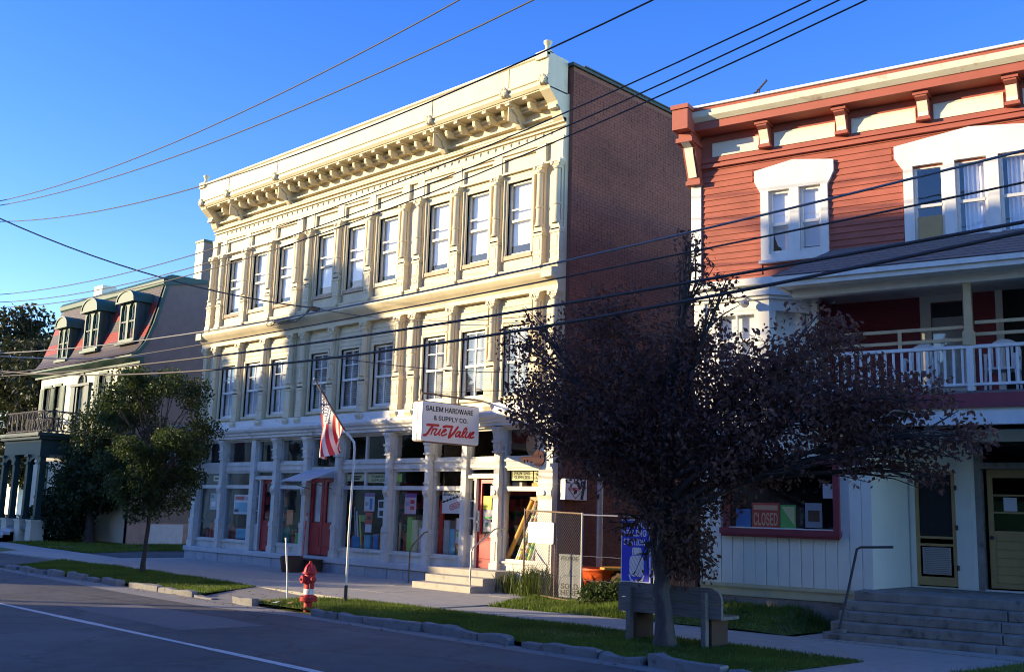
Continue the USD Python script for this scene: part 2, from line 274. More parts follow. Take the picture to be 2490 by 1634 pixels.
vergeR = Polygon([(-1.2, -6.5), (-1.25, -5.05), (-.75, -4.55), (1.3, -4.42), (5.3, -4.22), (8.95, -4.25), (8.75, -6.55)])
lawnR = Polygon([(.25, -.75), (1.35, -3.25), (4.2, -2.75), (6.9, -2.55), (7.0, -.85), (4.2, -1.4), (3.9, 12), (.25, 12)])
sw = tag(UsdGeom.Xform.Define(stage, '/World/sidewalk').GetPrim(), 'concrete pavement slabs along the buildings', 'pavement', kind='structure')
slabs = []
def slab(pg, z=.05):
    if pg.area < .02: return
    pg = pg.buffer(-.006, join_style=2)
    if pg.is_empty: return
    dz = rng.uniform(-.004, .004)
    for g in getattr(pg, 'geoms', [pg]): obj('slab', MB().poly(g, -.01, z + dz, 'z'), 'concrete', sw)
walkL = Polygon([(-60, -2.9), (-26.7, -1.15), (-21, -1.65), (-18.4, -1.82), (-15.4, -2.12), (-15.4, -4.0), (-20, -4.12), (-20.8, -3.05), (-60, -4.6)])
for i in range(26):
    x = -54.4 + i * 1.5; slab(walkL.intersection(sbox(x, -8, x + 1.5, 0)))
wide = Polygon([(-15.4, -.02), (-15.4, -4.0), (-10.2, -4.08), (-4.25, -4.45), (-.75, -4.5), (1.25, -4.4), (1.3, -3.2), (.2, -.8), (.2, -.02)])
for i in range(11):
    x = -15.4 + i * 1.5
    for y0, y1 in ((-6, -3.0), (-3.0, -1.5), (-1.5, 0)): slab(wide.intersection(sbox(x, y0, x + 1.5, y1)))
walkR = Polygon([(1.28, -4.4), (5.3, -4.2), (9, -4.23), (30, -4.3), (30, -2.4), (7.2, -2.5), (4.2, -2.72), (1.33, -3.2)])
for i in range(16): slab(walkR.intersection(sbox(1.28 + i * 1.6, -8, 2.88 + i * 1.6, 0)))
slab(Polygon([(7.05, -2.5), (12.5, -2.4), (12.5, -.9), (7.05, -1.4)]), .055)
slab(Polygon([(8.97, -4.25), (11.5, -4.25), (11.5, -6.5), (8.77, -6.5)]))
tag(obj('concrete_apron', sheet(Polygon([(-4.2, -4.48), (-1.27, -5.05), (-1.22, -6.5), (-1.6, -6.75), (-2.9, -6.75), (-3.02, -6.45)]), lambda x, y: .008 + .04 * ss(-6.75, -5, y), .5), 'apron_concrete'), 'pale concrete apron between the two grass verges', 'driveway apron', kind='structure')
for nm, pg, lb in (('grass_verge', vergeL, 'grass strip with a young tree along the kerb at left'), ('grass_verge', vergeR, 'grass strip with the hydrant and the bench'), ('grass_verge', verge0, 'small far grass strip beyond the driveway'), ('lawn', lawnL, 'grass beside the mansard house'), ('lawn', lawnR, 'rough grass between the brick wall and the red house')):
    o = obj(nm, sheet(pg, lambda x, y: gz(x, y) + .006 + .02 * np.sin(x * 1.3) * np.sin(y * 2.1) * 0, .5), 'turf'); tag(o, lb, 'grass strip' if nm != 'lawn' else 'lawn', kind='structure')
tag(obj('dirt_patch', sheet(Polygon([(.3, -1.6), (1.2, -2.6), (2.3, -2.3), (2.6, -1.5), (1.4, -.9)]), lambda x, y: gz(x, y) + .011, .3), 'earth'), 'bare brown earth in front of the chain link gate', 'dirt patch', kind='structure')
def blades(pg, dens, h, w=.012, seed=1, z=gz):
    r = np.random.default_rng(seed); x0, y0, x1, y1 = pg.bounds; n = int(dens * (x1 - x0) * (y1 - y0)); P = r.uniform((x0, y0), (x1, y1), (n, 2))
    import shapely
    P = P[shapely.contains_xy(pg, P[:, 0], P[:, 1])]; n = len(P)
    keep = meshkit.noise(np.c_[P * 1.7, np.zeros(n)], seed) + r.uniform(0, .6, n) > .55; P = P[keep]; n = len(P)
    a = r.uniform(0, 2 * np.pi, n); hh = h * r.uniform(.5, 1.3, n) * (.7 + .7 * meshkit.noise(np.c_[P * .9, np.zeros(n)], seed + 5)); zz = z(P[:, 0], P[:, 1])
    d = np.c_[np.cos(a), np.sin(a), np.zeros(n)] * w; b = np.c_[P, zz]; tip = b + np.c_[r.normal(0, .35, (n, 2)) * hh[:, None], hh]
    v = np.stack([b - d, b + d, tip], 1).reshape(-1, 3); return MB().add(v, np.arange(3 * n).reshape(-1, 3))
tag(obj('grass', blades(vergeR, 2600, .05, .007, 3), 'grass_blade'), 'short grass growing on the verge around the hydrant and bench', 'grass', kind='stuff')
vergeE = Polygon([(10.05, -4.35), (10.3, -2.6), (16, -2.6), (16, -6.5), (10.6, -6.5)])
tag(obj('grass_verge', sheet(vergeE, .066), 'turf'), 'corner of grass at the lower right edge before the steps', 'grass strip', kind='structure')
tag(obj('grass', blades(vergeE.intersection(sbox(9, -7, 12, -2)), 2200, .05, .007, 9), 'grass_blade'), 'short grass at the lower right corner', 'grass', kind='stuff')
tag(obj('grass', blades(vergeL, 1500, .05, .009, 4), 'grass_blade'), 'short grass growing on the verge around the young tree', 'grass', kind='stuff')
tag(obj('grass', blades(lawnR.intersection(sbox(0, -4, 8, 3)), 1300, .09, .009, 5), 'grass_blade'), 'rough grass growing by the fence and the red house', 'grass', kind='stuff')
tag(obj('grass', blades(lawnL, 400, .07, .015, 6), 'grass_blade'), 'grass growing beside the mansard house', 'grass', kind='stuff')
# kerb stones, one by one
kerb = tag(UsdGeom.Xform.Define(stage, '/World/kerb').GetPrim(), 'uneven old granite kerb stones along the street', 'kerb', kind='structure')
def rock(x0, x1, y, z1, d=.16, seed=0, m='kerb_granite', name='kerb_stone', par=kerb, z0=-.04):
    b = trimesh.creation.box((x1 - x0, d, z1 - z0)); b = b.subdivide().subdivide().subdivide(); v = np.array(b.vertices)
    L = np.array([(x1 - x0) / 2, d / 2, (z1 - z0) / 2]); q = v / L; cr = .016; over = np.maximum(np.abs(v) - (L - cr), 0); ln = np.linalg.norm(over, axis=1, keepdims=True)
    v = np.where(ln > 0, np.sign(v) * (np.minimum(np.abs(v), L - cr) + over / np.maximum(ln, 1e-9) * np.minimum(ln, cr)), v)
    v += (meshkit.fbm(v * 7 + seed * 3.3, 3, seed)[:, None] - .5) * .05 * np.sign(v) + (meshkit.noise(v * 2.2 + seed, seed + 9)[:, None] - .5) * np.array([0, .05, .05])
    v += [(x0 + x1) / 2, y, (z0 + z1) / 2]
    return obj(name, MB().add(v, b.faces), m, par, smooth=40)
S = [(-12.2, -11.5, .10), (-11.25, -10.5, .13), (-10.3, -9.75, .12), (-9.55, -8.85, .15), (-8.6, -7.75, .15), (-7.6, -7.1, .09), (-6.75, -5.95, .14), (-5.55, -4.4, .13), (-4.32, -3.05, .11), (-2.95, -2.3, .04),
     (-1.62, -.95, .14), (.82, 1.45, .13), (1.5, 2.12, .11), (2.2, 3.42, .14), (3.46, 4.6, .13), (4.63, 5.2, .12), (5.45, 6.7, .11), (6.75, 7.35, .10), (7.45, 8.45, .15), (8.55, 9.6, .11), (9.7, 10.8, .11)]
for i, (a, b, h) in enumerate(S): rock(a, b, -6.58 + rng.uniform(-.03, .03), h * .86, .15, i + 1)
for i in range(20):
    x = -13.4 - i * 1.3
    if x < -20: rock(x, x + 1.1, -6.58, .1, .17, i + 60)
# ---------------------------------------------------------------- the cream store block
BX0 = -15.36
blk = thing('store_block', 'three storey cream cast iron front with a red brick side wall', 'commercial building')
c13, bw, gp = -.536, 1.413, .593
C = [c13 + gp - .063, c13]
for k in range(3):
    for j in range(3): C.append(C[-1] - bw)
    C.append(C[-1] - gp) if k < 3 else None
C = sorted(C)[:]                                         # right edges of the 14 slim columns
C = [C[0]] + C[1:]
pairs = [(C[i], C[i + 1]) for i in range(len(C) - 1) if C[i + 1] - C[i] > 1]
def R(x0, x1, z0, z1): return sbox(x0, z0, x1, z1)
# upper wall with the window openings
w3 = [(a + .17, b - .30 - .14) for a, b in pairs]; w2 = [(a + .16, b - .30 - .12) for a, b in pairs]
wall = R(BX0 + .02, -.0, 4.0, 11.2)
for (a, b) in w3: wall = wall.difference(R(a, b, 7.6, 9.4))
for (a, b) in w2: wall = wall.difference(R(a, b, 4.33, 5.97))
obj('upper_wall', MB().poly(wall, .10, .22), 'cream_paint', blk)
# side, back and roof
sw_ = obj('side_wall', MB().box(-.24, .10, .2, 15, -.05, 11.86), 'mortar', blk)
br = MB(); ch = .075
for r_ in range(int(11.75 / ch)):
    z = .06 + r_ * ch
    if z + ch > 11.86: break
    off = .11 if r_ % 2 else 0; header = r_ % 6 == 5; L = .108 if header else .216
    y = .20 - off
    while y < 15:
        a, b = max(y, .20) + .005, min(y + L, 15) - .005
        if b - a > .03:
            p = .106 + rng.uniform(0, .004)
            br.add([(p, a, z + .006), (p, b, z + .006), (p, b, z + ch - .006), (p, a, z + ch - .006), (.098, a, z), (.098, b, z), (.098, b, z + ch), (.098, a, z + ch)], [(0, 1, 2, 3), (4, 5, 1, 0), (5, 6, 2, 1), (6, 7, 3, 2), (7, 4, 0, 3)])
        y += L
bs = obj('bricks', br, 'brick_face', sw_); bs.SetCustomDataByKey('kind', 'stuff')
obj('coping', MB().box(-.28, .16, .12, 15.05, 11.86, 11.93).box(-.3, .19, .5, 15.05, 11.93, 11.96), 'roof_dark', blk)
obj('side_wall', MB().box(BX0, BX0 + .3, .22, 15, -.05, 11.6), 'side_stucco', blk)
obj('back_wall', MB().box(BX0, 0, 14.8, 15.0, -.05, 11.6), 'mortar', blk)
obj('roof', MB().box(BX0 + .1, -.1, .2, 15, 11.5, 11.6), 'roof_dark', blk)
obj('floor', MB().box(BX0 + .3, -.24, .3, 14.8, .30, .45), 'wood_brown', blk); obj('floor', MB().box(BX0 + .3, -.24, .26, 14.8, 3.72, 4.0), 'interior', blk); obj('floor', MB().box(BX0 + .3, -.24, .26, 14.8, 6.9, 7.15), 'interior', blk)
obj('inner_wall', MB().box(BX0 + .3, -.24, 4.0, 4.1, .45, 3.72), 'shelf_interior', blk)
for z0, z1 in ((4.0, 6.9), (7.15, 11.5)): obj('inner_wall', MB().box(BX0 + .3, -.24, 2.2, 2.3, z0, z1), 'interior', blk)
for x in (-4.15, -7.8, -9.25, -10.72): obj('partition', MB().box(x, x + .08, .5, 4, .45, 3.7), 'shelf_interior', blk)

# slim columns of both upper floors: pedestal, shaft, capital
def column(par, xr, zb, zp, zs, zc, zt, w=.26):
    o = grp('column', par); x0 = xr - w; xc = xr - w / 2; y = .10
    pd = MB().box(x0, xr, -.05, y, zb, zp).box(x0 - .015, xr + .015, -.07, y, zp - .10, zp - .04).box(x0 - .015, xr + .015, -.07, y, zb, zb + .12).box(x0 - .01, xr + .01, -.062, y, zb + .34 * (zp - zb), zb + .34 * (zp - zb) + .03).cbox(x0 + .05, xr - .05, -.06, -.05, zb + .18, zb + .32 * (zp - zb), .008).cbox(x0 + .05, xr - .05, -.06, -.05, zb + .46 * (zp - zb), zp - .16, .008)
    pd.poly(Polygon([(x0 - .02, zp - .04), (xr + .02, zp - .04), (xc + .1, zs), (xc - .1, zs)]), -.05, y)
    obj('pedestal', pd, 'cream_paint', o)
    sh = MB().box(x0 + .03, xr - .03, .03, y, zs, zc); r = .085
    sh.lathe([(r + .03, zs - .01), (r + .03, zs + .03), (r + .005, zs + .05), (r + .005, zs + .08), (r, zs + .1), (r * .93, zs + .42), (r + .012, zs + .43), (r + .012, zs + .47), (r * .93, zs + .48), (r * .88, zc - .06), (r + .015, zc - .05), (r + .015, zc)], (xc, .0, 0), 14)
    obj('shaft', sh, 'cream_paint', o, smooth=35)
    cp = MB().poly(Polygon([(xc - .09, zc), (xc + .09, zc), (xr + .02, zt - .05), (x0 - .02, zt - .05)]), -.08, y).box(x0 - .025, xr + .025, -.10, y, zt - .05, zt)
    for sx in (-1, 1): cp.lathe([(0, -.03), (.04, -.03), (.045, 0), (.04, .03), (0, .03)], (xc + sx * .11, -.08, zt - .085), 10, 'y')
    for k in range(3): cp.lathe([(0, -.04), (.025, -.02), (.03, .01), (.012, .05)], (xc - .06 + .06 * k, -.07, zc + .05), 6)
    obj('capital', cp, 'cream_paint', o)
for x in C:
    column(blk, x, 7.21, 8.02, 8.14, 9.46, 9.62); column(blk, x, 4.20, 5.06, 5.17, 6.46, 6.62)
# third floor windows
def sash_window(par, a, b, z0, z1, rails, blind_bottom, mull=False, y=.15, frame='sash_paint', blind='blind_white', broken=None):
    w = grp('window', par); f = .045; zm = rails
    fr = MB().box(a, a + f, y, y + .07, z0, z1).box(b - f, b, y, y + .07, z0, z1).box(a + f, b - f, y, y + .07, z1 - f, z1).box(a + f, b - f, y, y + .07, z0, z0 + .07)
    fr.box(a + f, b - f, y - .01, y + .06, zm - .03, zm + .03)
    if mull:
        c = (a + b) / 2; fr.box(c - .014, c + .014, y + .01, y + .05, z0 + .07, zm - .03).box(c - .014, c + .014, y + .01, y + .05, zm + .03, z1 - f)
        h = (zm + z1) / 2; fr.box(a + f, b - f, y + .012, y + .048, h - .013, h + .013)
    obj('frame', fr, frame, w)
    obj('pane', MB().quad((a + f, y + .03, z0), (b - f, y + .03, z0), (b - f, y + .03, zm), (a + f, y + .03, zm)), 'glass', w)
    obj('pane', MB().quad((a + f, y + .035, zm), (b - f, y + .035, zm), (b - f, y + .035, z1), (a + f, y + .035, z1)), 'glass', w)
    return w
for i, (a, b) in enumerate(w3):
    w = sash_window(blk, a, b, 7.62, 9.39, 8.47, 0)
    obj('storm_rail', MB().box(a + .045, b - .045, .13, .15, 8.72, 8.76), 'sash_paint', w)
    bot = 7.74 + (.06 if i in (3, 4, 8) else .0) + (.05 if i == 7 else 0)
    obj('roller_blind', MB().box(a + .02, b + .05, .25, .256, bot + .1, 9.42), 'blind_white', w)
    obj('casing', MB().box(a - .07, a, .04, .15, 7.55, 9.47).box(b, b + .07, .04, .15, 7.55, 9.47).box(a, b, .06, .15, 9.40, 9.47).box(a - .07, a - .05, .0, .05, 7.5, 9.5), 'cream_paint', blk)
    obj('window_sill', MB().box(a - .05, b + .05, .02, .2, 7.52, 7.62), ('sill_wood' if i in (0, 2, 3, 4, 6, 7, 8) else 'cream_paint'), blk)
    obj('apron_panel', MB().box(a - .05, b + .05, .06, .10, 7.24, 7.5), 'cream_paint', blk)
for i, (a, b) in enumerate(w2):
    w = sash_window(blk, a, b, 4.35, 5.95, 5.13, 0, mull=True, frame='white_trim')
    if i in (0, 1, 2): obj('curtain', MB().box(a + .02, b + .03, .29, .30, 4.3, 5.9), 'curtain', w)
    else:
        n = 30; m = MB()
        for k in range(n):
            z = 4.40 + k * .05
            if i == 7 and k < 3: continue
            m.quad((a + .04, .30, z), (b - .01, .30, z), (b - .01, .265 + (.012 if i in (5, 6) else 0), z + .034), (a + .04, .265 + (.012 if i in (5, 6) else 0), z + .034))
        obj('slat_blind', m, 'blind_white', w)
        if i >= 4: obj('curtain', MB().box(a + .1, a + .3, .33, .34, 4.35, 5.95), 'blind_white', w)
    obj('casing', MB().box(a - .06, a, .05, .15, 4.3, 6.02).box(b, b + .06, .05, .15, 4.3, 6.02).box(a, b, .06, .15, 5.97, 6.04).box(a - .05, b + .05, .03, .15, 4.26, 4.33), 'cream_paint', blk)
    for k in range(4): obj('board', MB().cbox(a - .05, b + .05, .075, .10, 6.05 + k * .12, 6.165 + k * .12, .006), 'cream_paint', blk)
# entablature of the third floor
for (a, b) in pairs: obj('frieze_panel', MB().box(a + .02, a + .07, .03, .1, 9.64, 10.06).box(b - .07 - .25, b - .25, .03, .1, 9.64, 10.06).box(a + .07, b - .32, .03, .1, 10.0, 10.06).box(a + .07, b - .32, .04, .1, 9.64, 9.68), 'cream_paint', blk)
obj('lintel_band', MB().box(BX0, .0, .02, .1, 9.62, 9.66).box(BX0, 0, .03, .1, 10.10, 10.16).box(BX0, 0, .02, .1, 10.16, 10.2), 'cream_paint', blk)
for x in C: obj('pilaster_strip', MB().box(x - .26, x, .015, .1, 9.66, 10.12), 'cream_paint', blk)
for k in range(int((0 - BX0 - .8) / .262)):
    x = -.44 - k * .262
    obj('drop_ornament', MB().add([(x - .035, .1, 10.39), (x + .035, .1, 10.39), (x, .1, 10.28), (x - .02, .07, 10.39), (x + .02, .07, 10.39), (x, .065, 10.34)], [(3, 5, 4), (0, 2, 5), (0, 5, 3), (1, 4, 5), (1, 5, 2), (0, 3, 4), (0, 4, 1)]), 'cream_paint', blk)
obj('frieze_moulding', MB().box(BX0, 0, .02, .1, 10.52, 10.57).box(BX0, 0, -.0, .1, 10.57, 10.61).box(BX0, 0, .04, .1, 10.42, 10.45), 'cream_paint', blk)
obj('bed_moulding', MB().box(BX0 + .1, -.1, -.06, .12, 10.98, 11.04).box(BX0 + .1, -.1, -.12, .12, 11.04, 11.10).box(BX0 + .1, -.1, -.03, .12, 10.72, 10.76), 'cream_paint', blk)
prof = [(-.50, 11.20), (-.55, 11.27), (-.55, 11.36), (-.585, 11.38), (-.585, 11.43), (-.55, 11.46), (-.55, 11.9), (-.59, 11.93), (-.59, 11.98), (-.4, 12.0), (.12, 11.99), (.12, 11.20)]
obj('cornice', MB().poly(Polygon(prof), BX0 - .03, -.0, 'x'), 'cream_paint', blk)
obj('cornice_soffit', MB().box(BX0, 0, -.47, .12, 11.17, 11.2), 'cream_paint', blk)
for x in (-1.25, -3.94, -10.88, -13.6, -.0): obj('seam_rib', MB().box(x - .012, x + .012, -.566, -.5, 11.46, 11.92), 'cream_paint', blk)
obj('end_block', MB().box(-.35, 0.0, -.61, -.5, 11.85, 12.03), 'cream_paint', blk); obj('end_block', MB().box(BX0 - .04, BX0 + .3, -.61, -.5, 11.85, 12.03), 'cream_paint', blk)
# end consoles, big brackets, modillions, rosettes
def bracket(x0, x1, deep, zt, zb, name):
    pr = [(.1, zt), (-deep, zt), (-deep, zt - .09), (-deep * .72, zt - .10), (-deep * .70, zt - .18), (-deep * .5, zt - .24), (-deep * .36, zt - .27), (-deep * .34, zt - .36), (-deep * .22, zt - .42), (-deep * .2, zb + .14), (-deep * .26, zb + .08), (-deep * .12, zb), (.1, zb)]
    m = MB().poly(Polygon(pr), x0, x1, 'x').box(x0 - .02, x1 + .02, -deep - .02, -deep + .12, zt - .035, zt); xc = (x0 + x1) / 2
    m.lathe([(0, -.01), (.03, -.01), (.03, .008), (0, .008)], (x1, -deep * .7, zt - .085), 8, 'x'); m.box(xc - .012, xc + .012, -deep * .9, .1, zb + .1, zt - .12)
    obj(name, m, 'cream_paint', blk)
for x in (-1.28, -3.92, -10.86, -13.58): bracket(x - .14, x + .0, .48, 11.17, 10.62, 'bracket')
for xa, xb in ((-.3, -.0), (BX0, BX0 + .3)):
    obj('end_console', MB().poly(Polygon([(.1, 11.2), (-.5, 11.2), (-.48, 11.15), (-.23, 10.93), (-.2, 10.84), (-.11, 10.77), (-.04, 10.61), (.02, 10.55), (.1, 10.5)]), xa, xb, 'x').box(xa + .03, xb - .03, -.24, -.0, 10.78, 10.86), 'cream_paint', blk)
mx = []
br_x = [-15.06, -13.66, -10.94, -4.0, -1.36, -.3]
for a, b in zip(br_x[:-1], br_x[1:]):
    n = max(1, round((b - a - .2) / .5)); n = n if b - a > 1.6 else 1
    mx += [a + .12 + (b - a - .15) * (k + .5) / n for k in range(n)]
for x in mx:
    m = MB().box(x - .09, x + .03, -.45, .0, 11.10, 11.17)
    m.poly(Polygon([(.1, 11.09), (-.30, 11.09), (-.31, 11.02), (-.28, 10.95), (-.22, 10.92), (-.14, 10.91), (.1, 10.95)]), x - .075, x + .015, 'x'); obj('modillion', m, 'cream_paint', blk)
for x in (-.14, -1.36, -4.0, -10.96, -13.66, BX0 + .14):
    m = MB().lathe([(0, -.03), (.05, -.03), (.06, -.01), (.10, -.02), (.115, 0), (.115, .03)], (x, -.6, 11.36), 12, 'y')
    for k in range(6):
        t = k * math.pi / 3; m.lathe([(0, -.03), (.035, -.02), (.045, .01)], (x + .085 * math.cos(t), -.615, 11.36 + .085 * math.sin(t)), 6, 'y')
    m.box(x - .10, x + .10, -.58, -.5, 11.25, 11.34); obj('rosette', m, 'cream_paint', blk, smooth=50)
for x in (-.12, BX0 + .12): obj('finial', MB().lathe([(.13, 12.02), (.12, 12.05), (.07, 12.10), (.055, 12.15), (.065, 12.2), (.10, 12.26), (.10, 12.30), (.05, 12.32), (0, 12.32)], (x, -.45, 0), 12), 'cream_paint', blk, smooth=40)
# cornice between the second and third floors
pr2 = [(.1, 6.62), (-.06, 6.62), (-.06, 6.72), (-.09, 6.78), (-.14, 6.83), (-.2, 6.88), (-.24, 6.93), (-.27, 6.98), (-.27, 7.04), (-.22, 7.09), (-.05, 7.12), (-.02, 7.21), (.1, 7.21)]
obj('cornice', MB().poly(Polygon(pr2), BX0, -.0, 'x').box(BX0 - .02, BX0 + .3, -.3, -.2, 6.86, 7.07).box(-.3, .01, -.3, -.2, 6.86, 7.07), 'cream_paint', blk)
obj('sill_band', MB().box(BX0, 0, -.04, .1, 7.21, 7.25), 'cream_paint', blk)
for x in C:
    for z, d in ((7.12, .09), (4.04, .12)): obj('corbel', MB().poly(Polygon([(.1, z + .12), (-d, z + .12), (-d, z + .06), (-.04, z - .04), (.1, z - .04)]), x - .25, x - .01, 'x'), 'cream_paint', blk)
# store cornice and the storefront below
pr1 = [(.35, 3.66), (-.10, 3.66), (-.10, 3.72), (-.16, 3.75), (-.16, 3.79), (-.24, 3.84), (-.27, 3.90), (-.27, 3.95), (-.2, 3.98), (-.05, 4.02), (-.05, 4.19), (.35, 4.19)]
obj('store_cornice', MB().poly(Polygon(pr1), BX0, -.0, 'x'), 'worn_paint', blk)
obj('store_beam', MB().box(BX0 + .05, -.05, -.02, .35, 3.62, 3.66), 'shop_paint', blk)
FX = [(-15.32, -15.06), (-13.75, -13.54), (-10.83, -10.62), (-9.33, -9.12), (-7.88, -7.68), (-5.74, -5.53), (-4.22, -4.01), (-1.85, -1.64), (-.47, -.02)]
for x0, x1 in FX:
    o = grp('shop_pilaster', blk); xc = (x0 + x1) / 2
    obj('pilaster_base', MB().box(x0 - .02, x1 + .02, -.08, .3, .43, .60).box(x0, x1, -.06, .3, .60, 1.16).poly(Polygon([(x0 - .02, 1.16), (x1 + .02, 1.16), (x1 - .02, 1.28), (x0 + .02, 1.28)]), -.08, .3).cbox(x0 + .05, x1 - .05, -.075, -.06, .66, 1.08), 'shop_paint', o)
    m = MB().box(x0 + .02, x1 - .02, -.05, .3, 1.28, 3.05)
    m.poly(Polygon([(.0, 2.02), (-.05, 2.02), (-.10, 2.12), (-.10, 2.2), (-.05, 2.3), (.0, 2.3)]), x0 + .01, x1 - .01, 'x')
    m.lathe([(0, -.03), (.05, -.03), (.06, 0)], (xc, -.10, 2.16), 10, 'y'); m.box(x0 + .0, x1 - .0, -.07, .3, 2.34, 2.38)
    obj('pilaster_shaft', m, 'shop_paint', o)
    m = MB().poly(Polygon([(.3, 3.62), (-.14, 3.62), (-.14, 3.55), (-.10, 3.48), (-.07, 3.3), (-.09, 3.2), (-.05, 3.05), (.3, 3.05)]), x0, x1, 'x').box(x0 - .03, x1 + .03, -.15, .3, 3.57, 3.62).box(x0 - .02, x1 + .02, -.11, .3, 3.28, 3.33).box(x0 - .02, x1 + .02, -.09, .3, 3.05, 3.09)
    obj('pilaster_capital', m, 'shop_paint', o)
obj('corner_pier', MB().box(-.04, .0, .12, .3, .0, 4.2), 'side_stucco', blk)
def shop_window(par, a, b, z0, z1, y, parts=1, glass='glass_dark', f=.05):
    w = grp('shop_window', par); fr = MB().box(a, a + f, y - .04, y + .06, z0, z1).box(b - f, b, y - .04, y + .06, z0, z1).box(a + f, b - f, y - .04, y + .06, z1 - f, z1).box(a + f, b - f, y - .04, y + .06, z0, z0 + f)
    for k in range(1, parts): x = a + (b - a) * k / parts; fr.box(x - .03, x + .03, y - .03, y + .05, z0 + f, z1 - f)
    obj('frame', fr, 'shop_paint', w)
    for k in range(parts):
        xa = a + (b - a) * k / parts + f * .6; xb = a + (b - a) * (k + 1) / parts - f * .6; obj('pane', MB().quad((xa, y, z0 + f * .5), (xb, y, z0 + f * .5), (xb, y, z1 - f * .5), (xa, y, z1 - f * .5)), glass, w)
def bay(a, b, y, parts=(1, 1, 1), low=True):
    shop_window(blk, a, b, 2.93, 3.62, y, parts[0]); obj('transom_bar', MB().box(a, b, y - .06, y + .08, 2.70, 2.93).box(a, b, y - .09, y - .06, 2.86, 2.90).box(a, b, y - .08, y - .06, 2.72, 2.75), 'shop_paint', blk)
    shop_window(blk, a, b, 2.25, 2.70, y, parts[1])
    if low:
        shop_window(blk, a, b, .66, 2.25, y, parts[2]); obj('stall_board', MB().box(a, b, y - .05, y + .06, .43, .62).box(a, b, y - .1, y + .06, .62, .66), 'shop_paint', blk)
bay(-15.06, -13.75, .12); bay(-13.54, -12.09, .12); bay(-10.62, -9.33, .12); bay(-7.68, -5.74, .12, (2, 2, 1)); bay(-5.53, -4.22, .12); bay(-4.01, -2.97, .12); bay(-1.64, -.47, .12)
def door(a, b, z0, z1, y, parts_=None, zg=1.3, glass=True, two=False, name='door'):
    d = grp(name, blk); f = .11
    if two:
        m = (a + b) / 2; L = [(a, m - .01), (m + .01, b)]
    else: L = [(a, b)]
    for (x0, x1) in L:
        obj('leaf', MB().box(x0, x1, y, y + .05, z0, zg).box(x0, x0 + f, y, y + .05, zg, z1).box(x1 - f, x1, y, y + .05, zg, z1).box(x0 + f, x1 - f, y, y + .05, z1 - f, z1).cbox(x0 + f, x1 - f, y - .015, y, z0 + .2, zg - .12), 'door_red', d)
        obj('pane', MB().quad((x0 + f, y + .03, zg), (x1 - f, y + .03, zg), (x1 - f, y + .03, z1 - f), (x0 + f, y + .03, z1 - f)), 'glass_dark', d)
    return d
# bay with the red door at left: post, sidelight, door
def entry(a_post, s0, s1, d0, d1, y, zt):
    obj('door_post', MB().box(a_post, s0, y - .12, y + .1, .43, 3.62), 'shop_paint', blk)
    w = grp('sidelight', blk); fr = MB().box(s0, s0 + .04, y, y + .06, 1.15, zt).box(s1 - .04, s1, y, y + .06, 1.15, zt)
    for z in (1.15, 1.55, 1.95, zt - .04): fr.box(s0 + .04, s1 - .04, y, y + .06, z, z + .04)
    obj('frame', fr, 'shop_paint', w); obj('pane', MB().quad((s0, y + .03, 1.15), (s1, y + .03, 1.15), (s1, y + .03, zt), (s0, y + .03, zt)), 'glass_dark', w); obj('panel', MB().box(s0, s1, y, y + .06, .45, 1.15), 'shop_paint', w)
    obj('door_post', MB().box(s1, d0, y - .06, y + .1, .43, zt), 'shop_paint', blk); obj('door_header', MB().box(s0, d1 + .1, y - .08, y + .1, zt, zt + .07), 'shop_paint', blk)
    shop_window(blk, s0, d1 + .05, zt + .07, 2.72, y + .02, 1, f=.04); obj('transom_bar', MB().box(s0, d1 + .1, y - .05, y + .1, 2.72, 2.93), 'shop_paint', blk); shop_window(blk, s0, d1 + .05, 2.93, 3.62, y + .02, 1)
    obj('door_post', MB().box(d1, d1 + .12, y - .02, y + .1, .43, zt), 'shop_paint', blk)
entry(-12.09, -11.87, -11.62, -11.55, -10.85, .12, 2.46); door(-11.55, -10.85, .46, 2.46, .14)
entry(-2.97, -2.80, -2.56, -2.50, -1.87, .12, 2.48); dr = door(-2.50, -1.87, .47, 2.48, .14, zg=1.22)
obj('handle', MB().box(-2.46, -2.41, .09, .14, 1.28, 1.75).lathe([(0, -.03), (.03, -.03), (.03, .03)], (-2.435, .09, 1.5), 8, 'y'), 'galv_metal', dr)
# double door with white curtains behind its glass
shop_window(blk, -9.12, -7.88, 2.75, 3.60, .12, 1); obj('transom_bar', MB().box(-9.12, -7.88, .06, .2, 2.5, 2.75), 'shop_paint', blk)
dd_ = door(-9.10, -7.90, .46, 2.5, .12, zg=1.31, two=True, name='double_door')
for xa, xb in ((-8.98, -8.6), (-8.4, -8.02)): obj('curtain', MB().box(xa, xb, .19, .195, 1.33, 2.38), 'curtain', dd_)
# stone base: slab course and single foundation stones
obj('base_course', MB().cbox(BX0 - .03, -2.85, -.16, .3, .29, .43, .012).cbox(-1.03, .02, -.10, .3, .29, .43, .012).box(-2.85, -1.03, -.1, .3, .29, .43), 'pale_stone', blk)
fnd = grp('foundation', blk); x = BX0
while x < 0:
    w = min(rng.uniform(.45, .95), -x); obj('stone', MB().cbox(x + .006, x + w - .006, -.11 - rng.uniform(0, .02), .3, -.05, .285, .015), 'foundation_stone', fnd); x += w
obj('mortar_bed', MB().box(BX0, -.01, -.09, .29, -.05, .288), 'mortar', fnd)
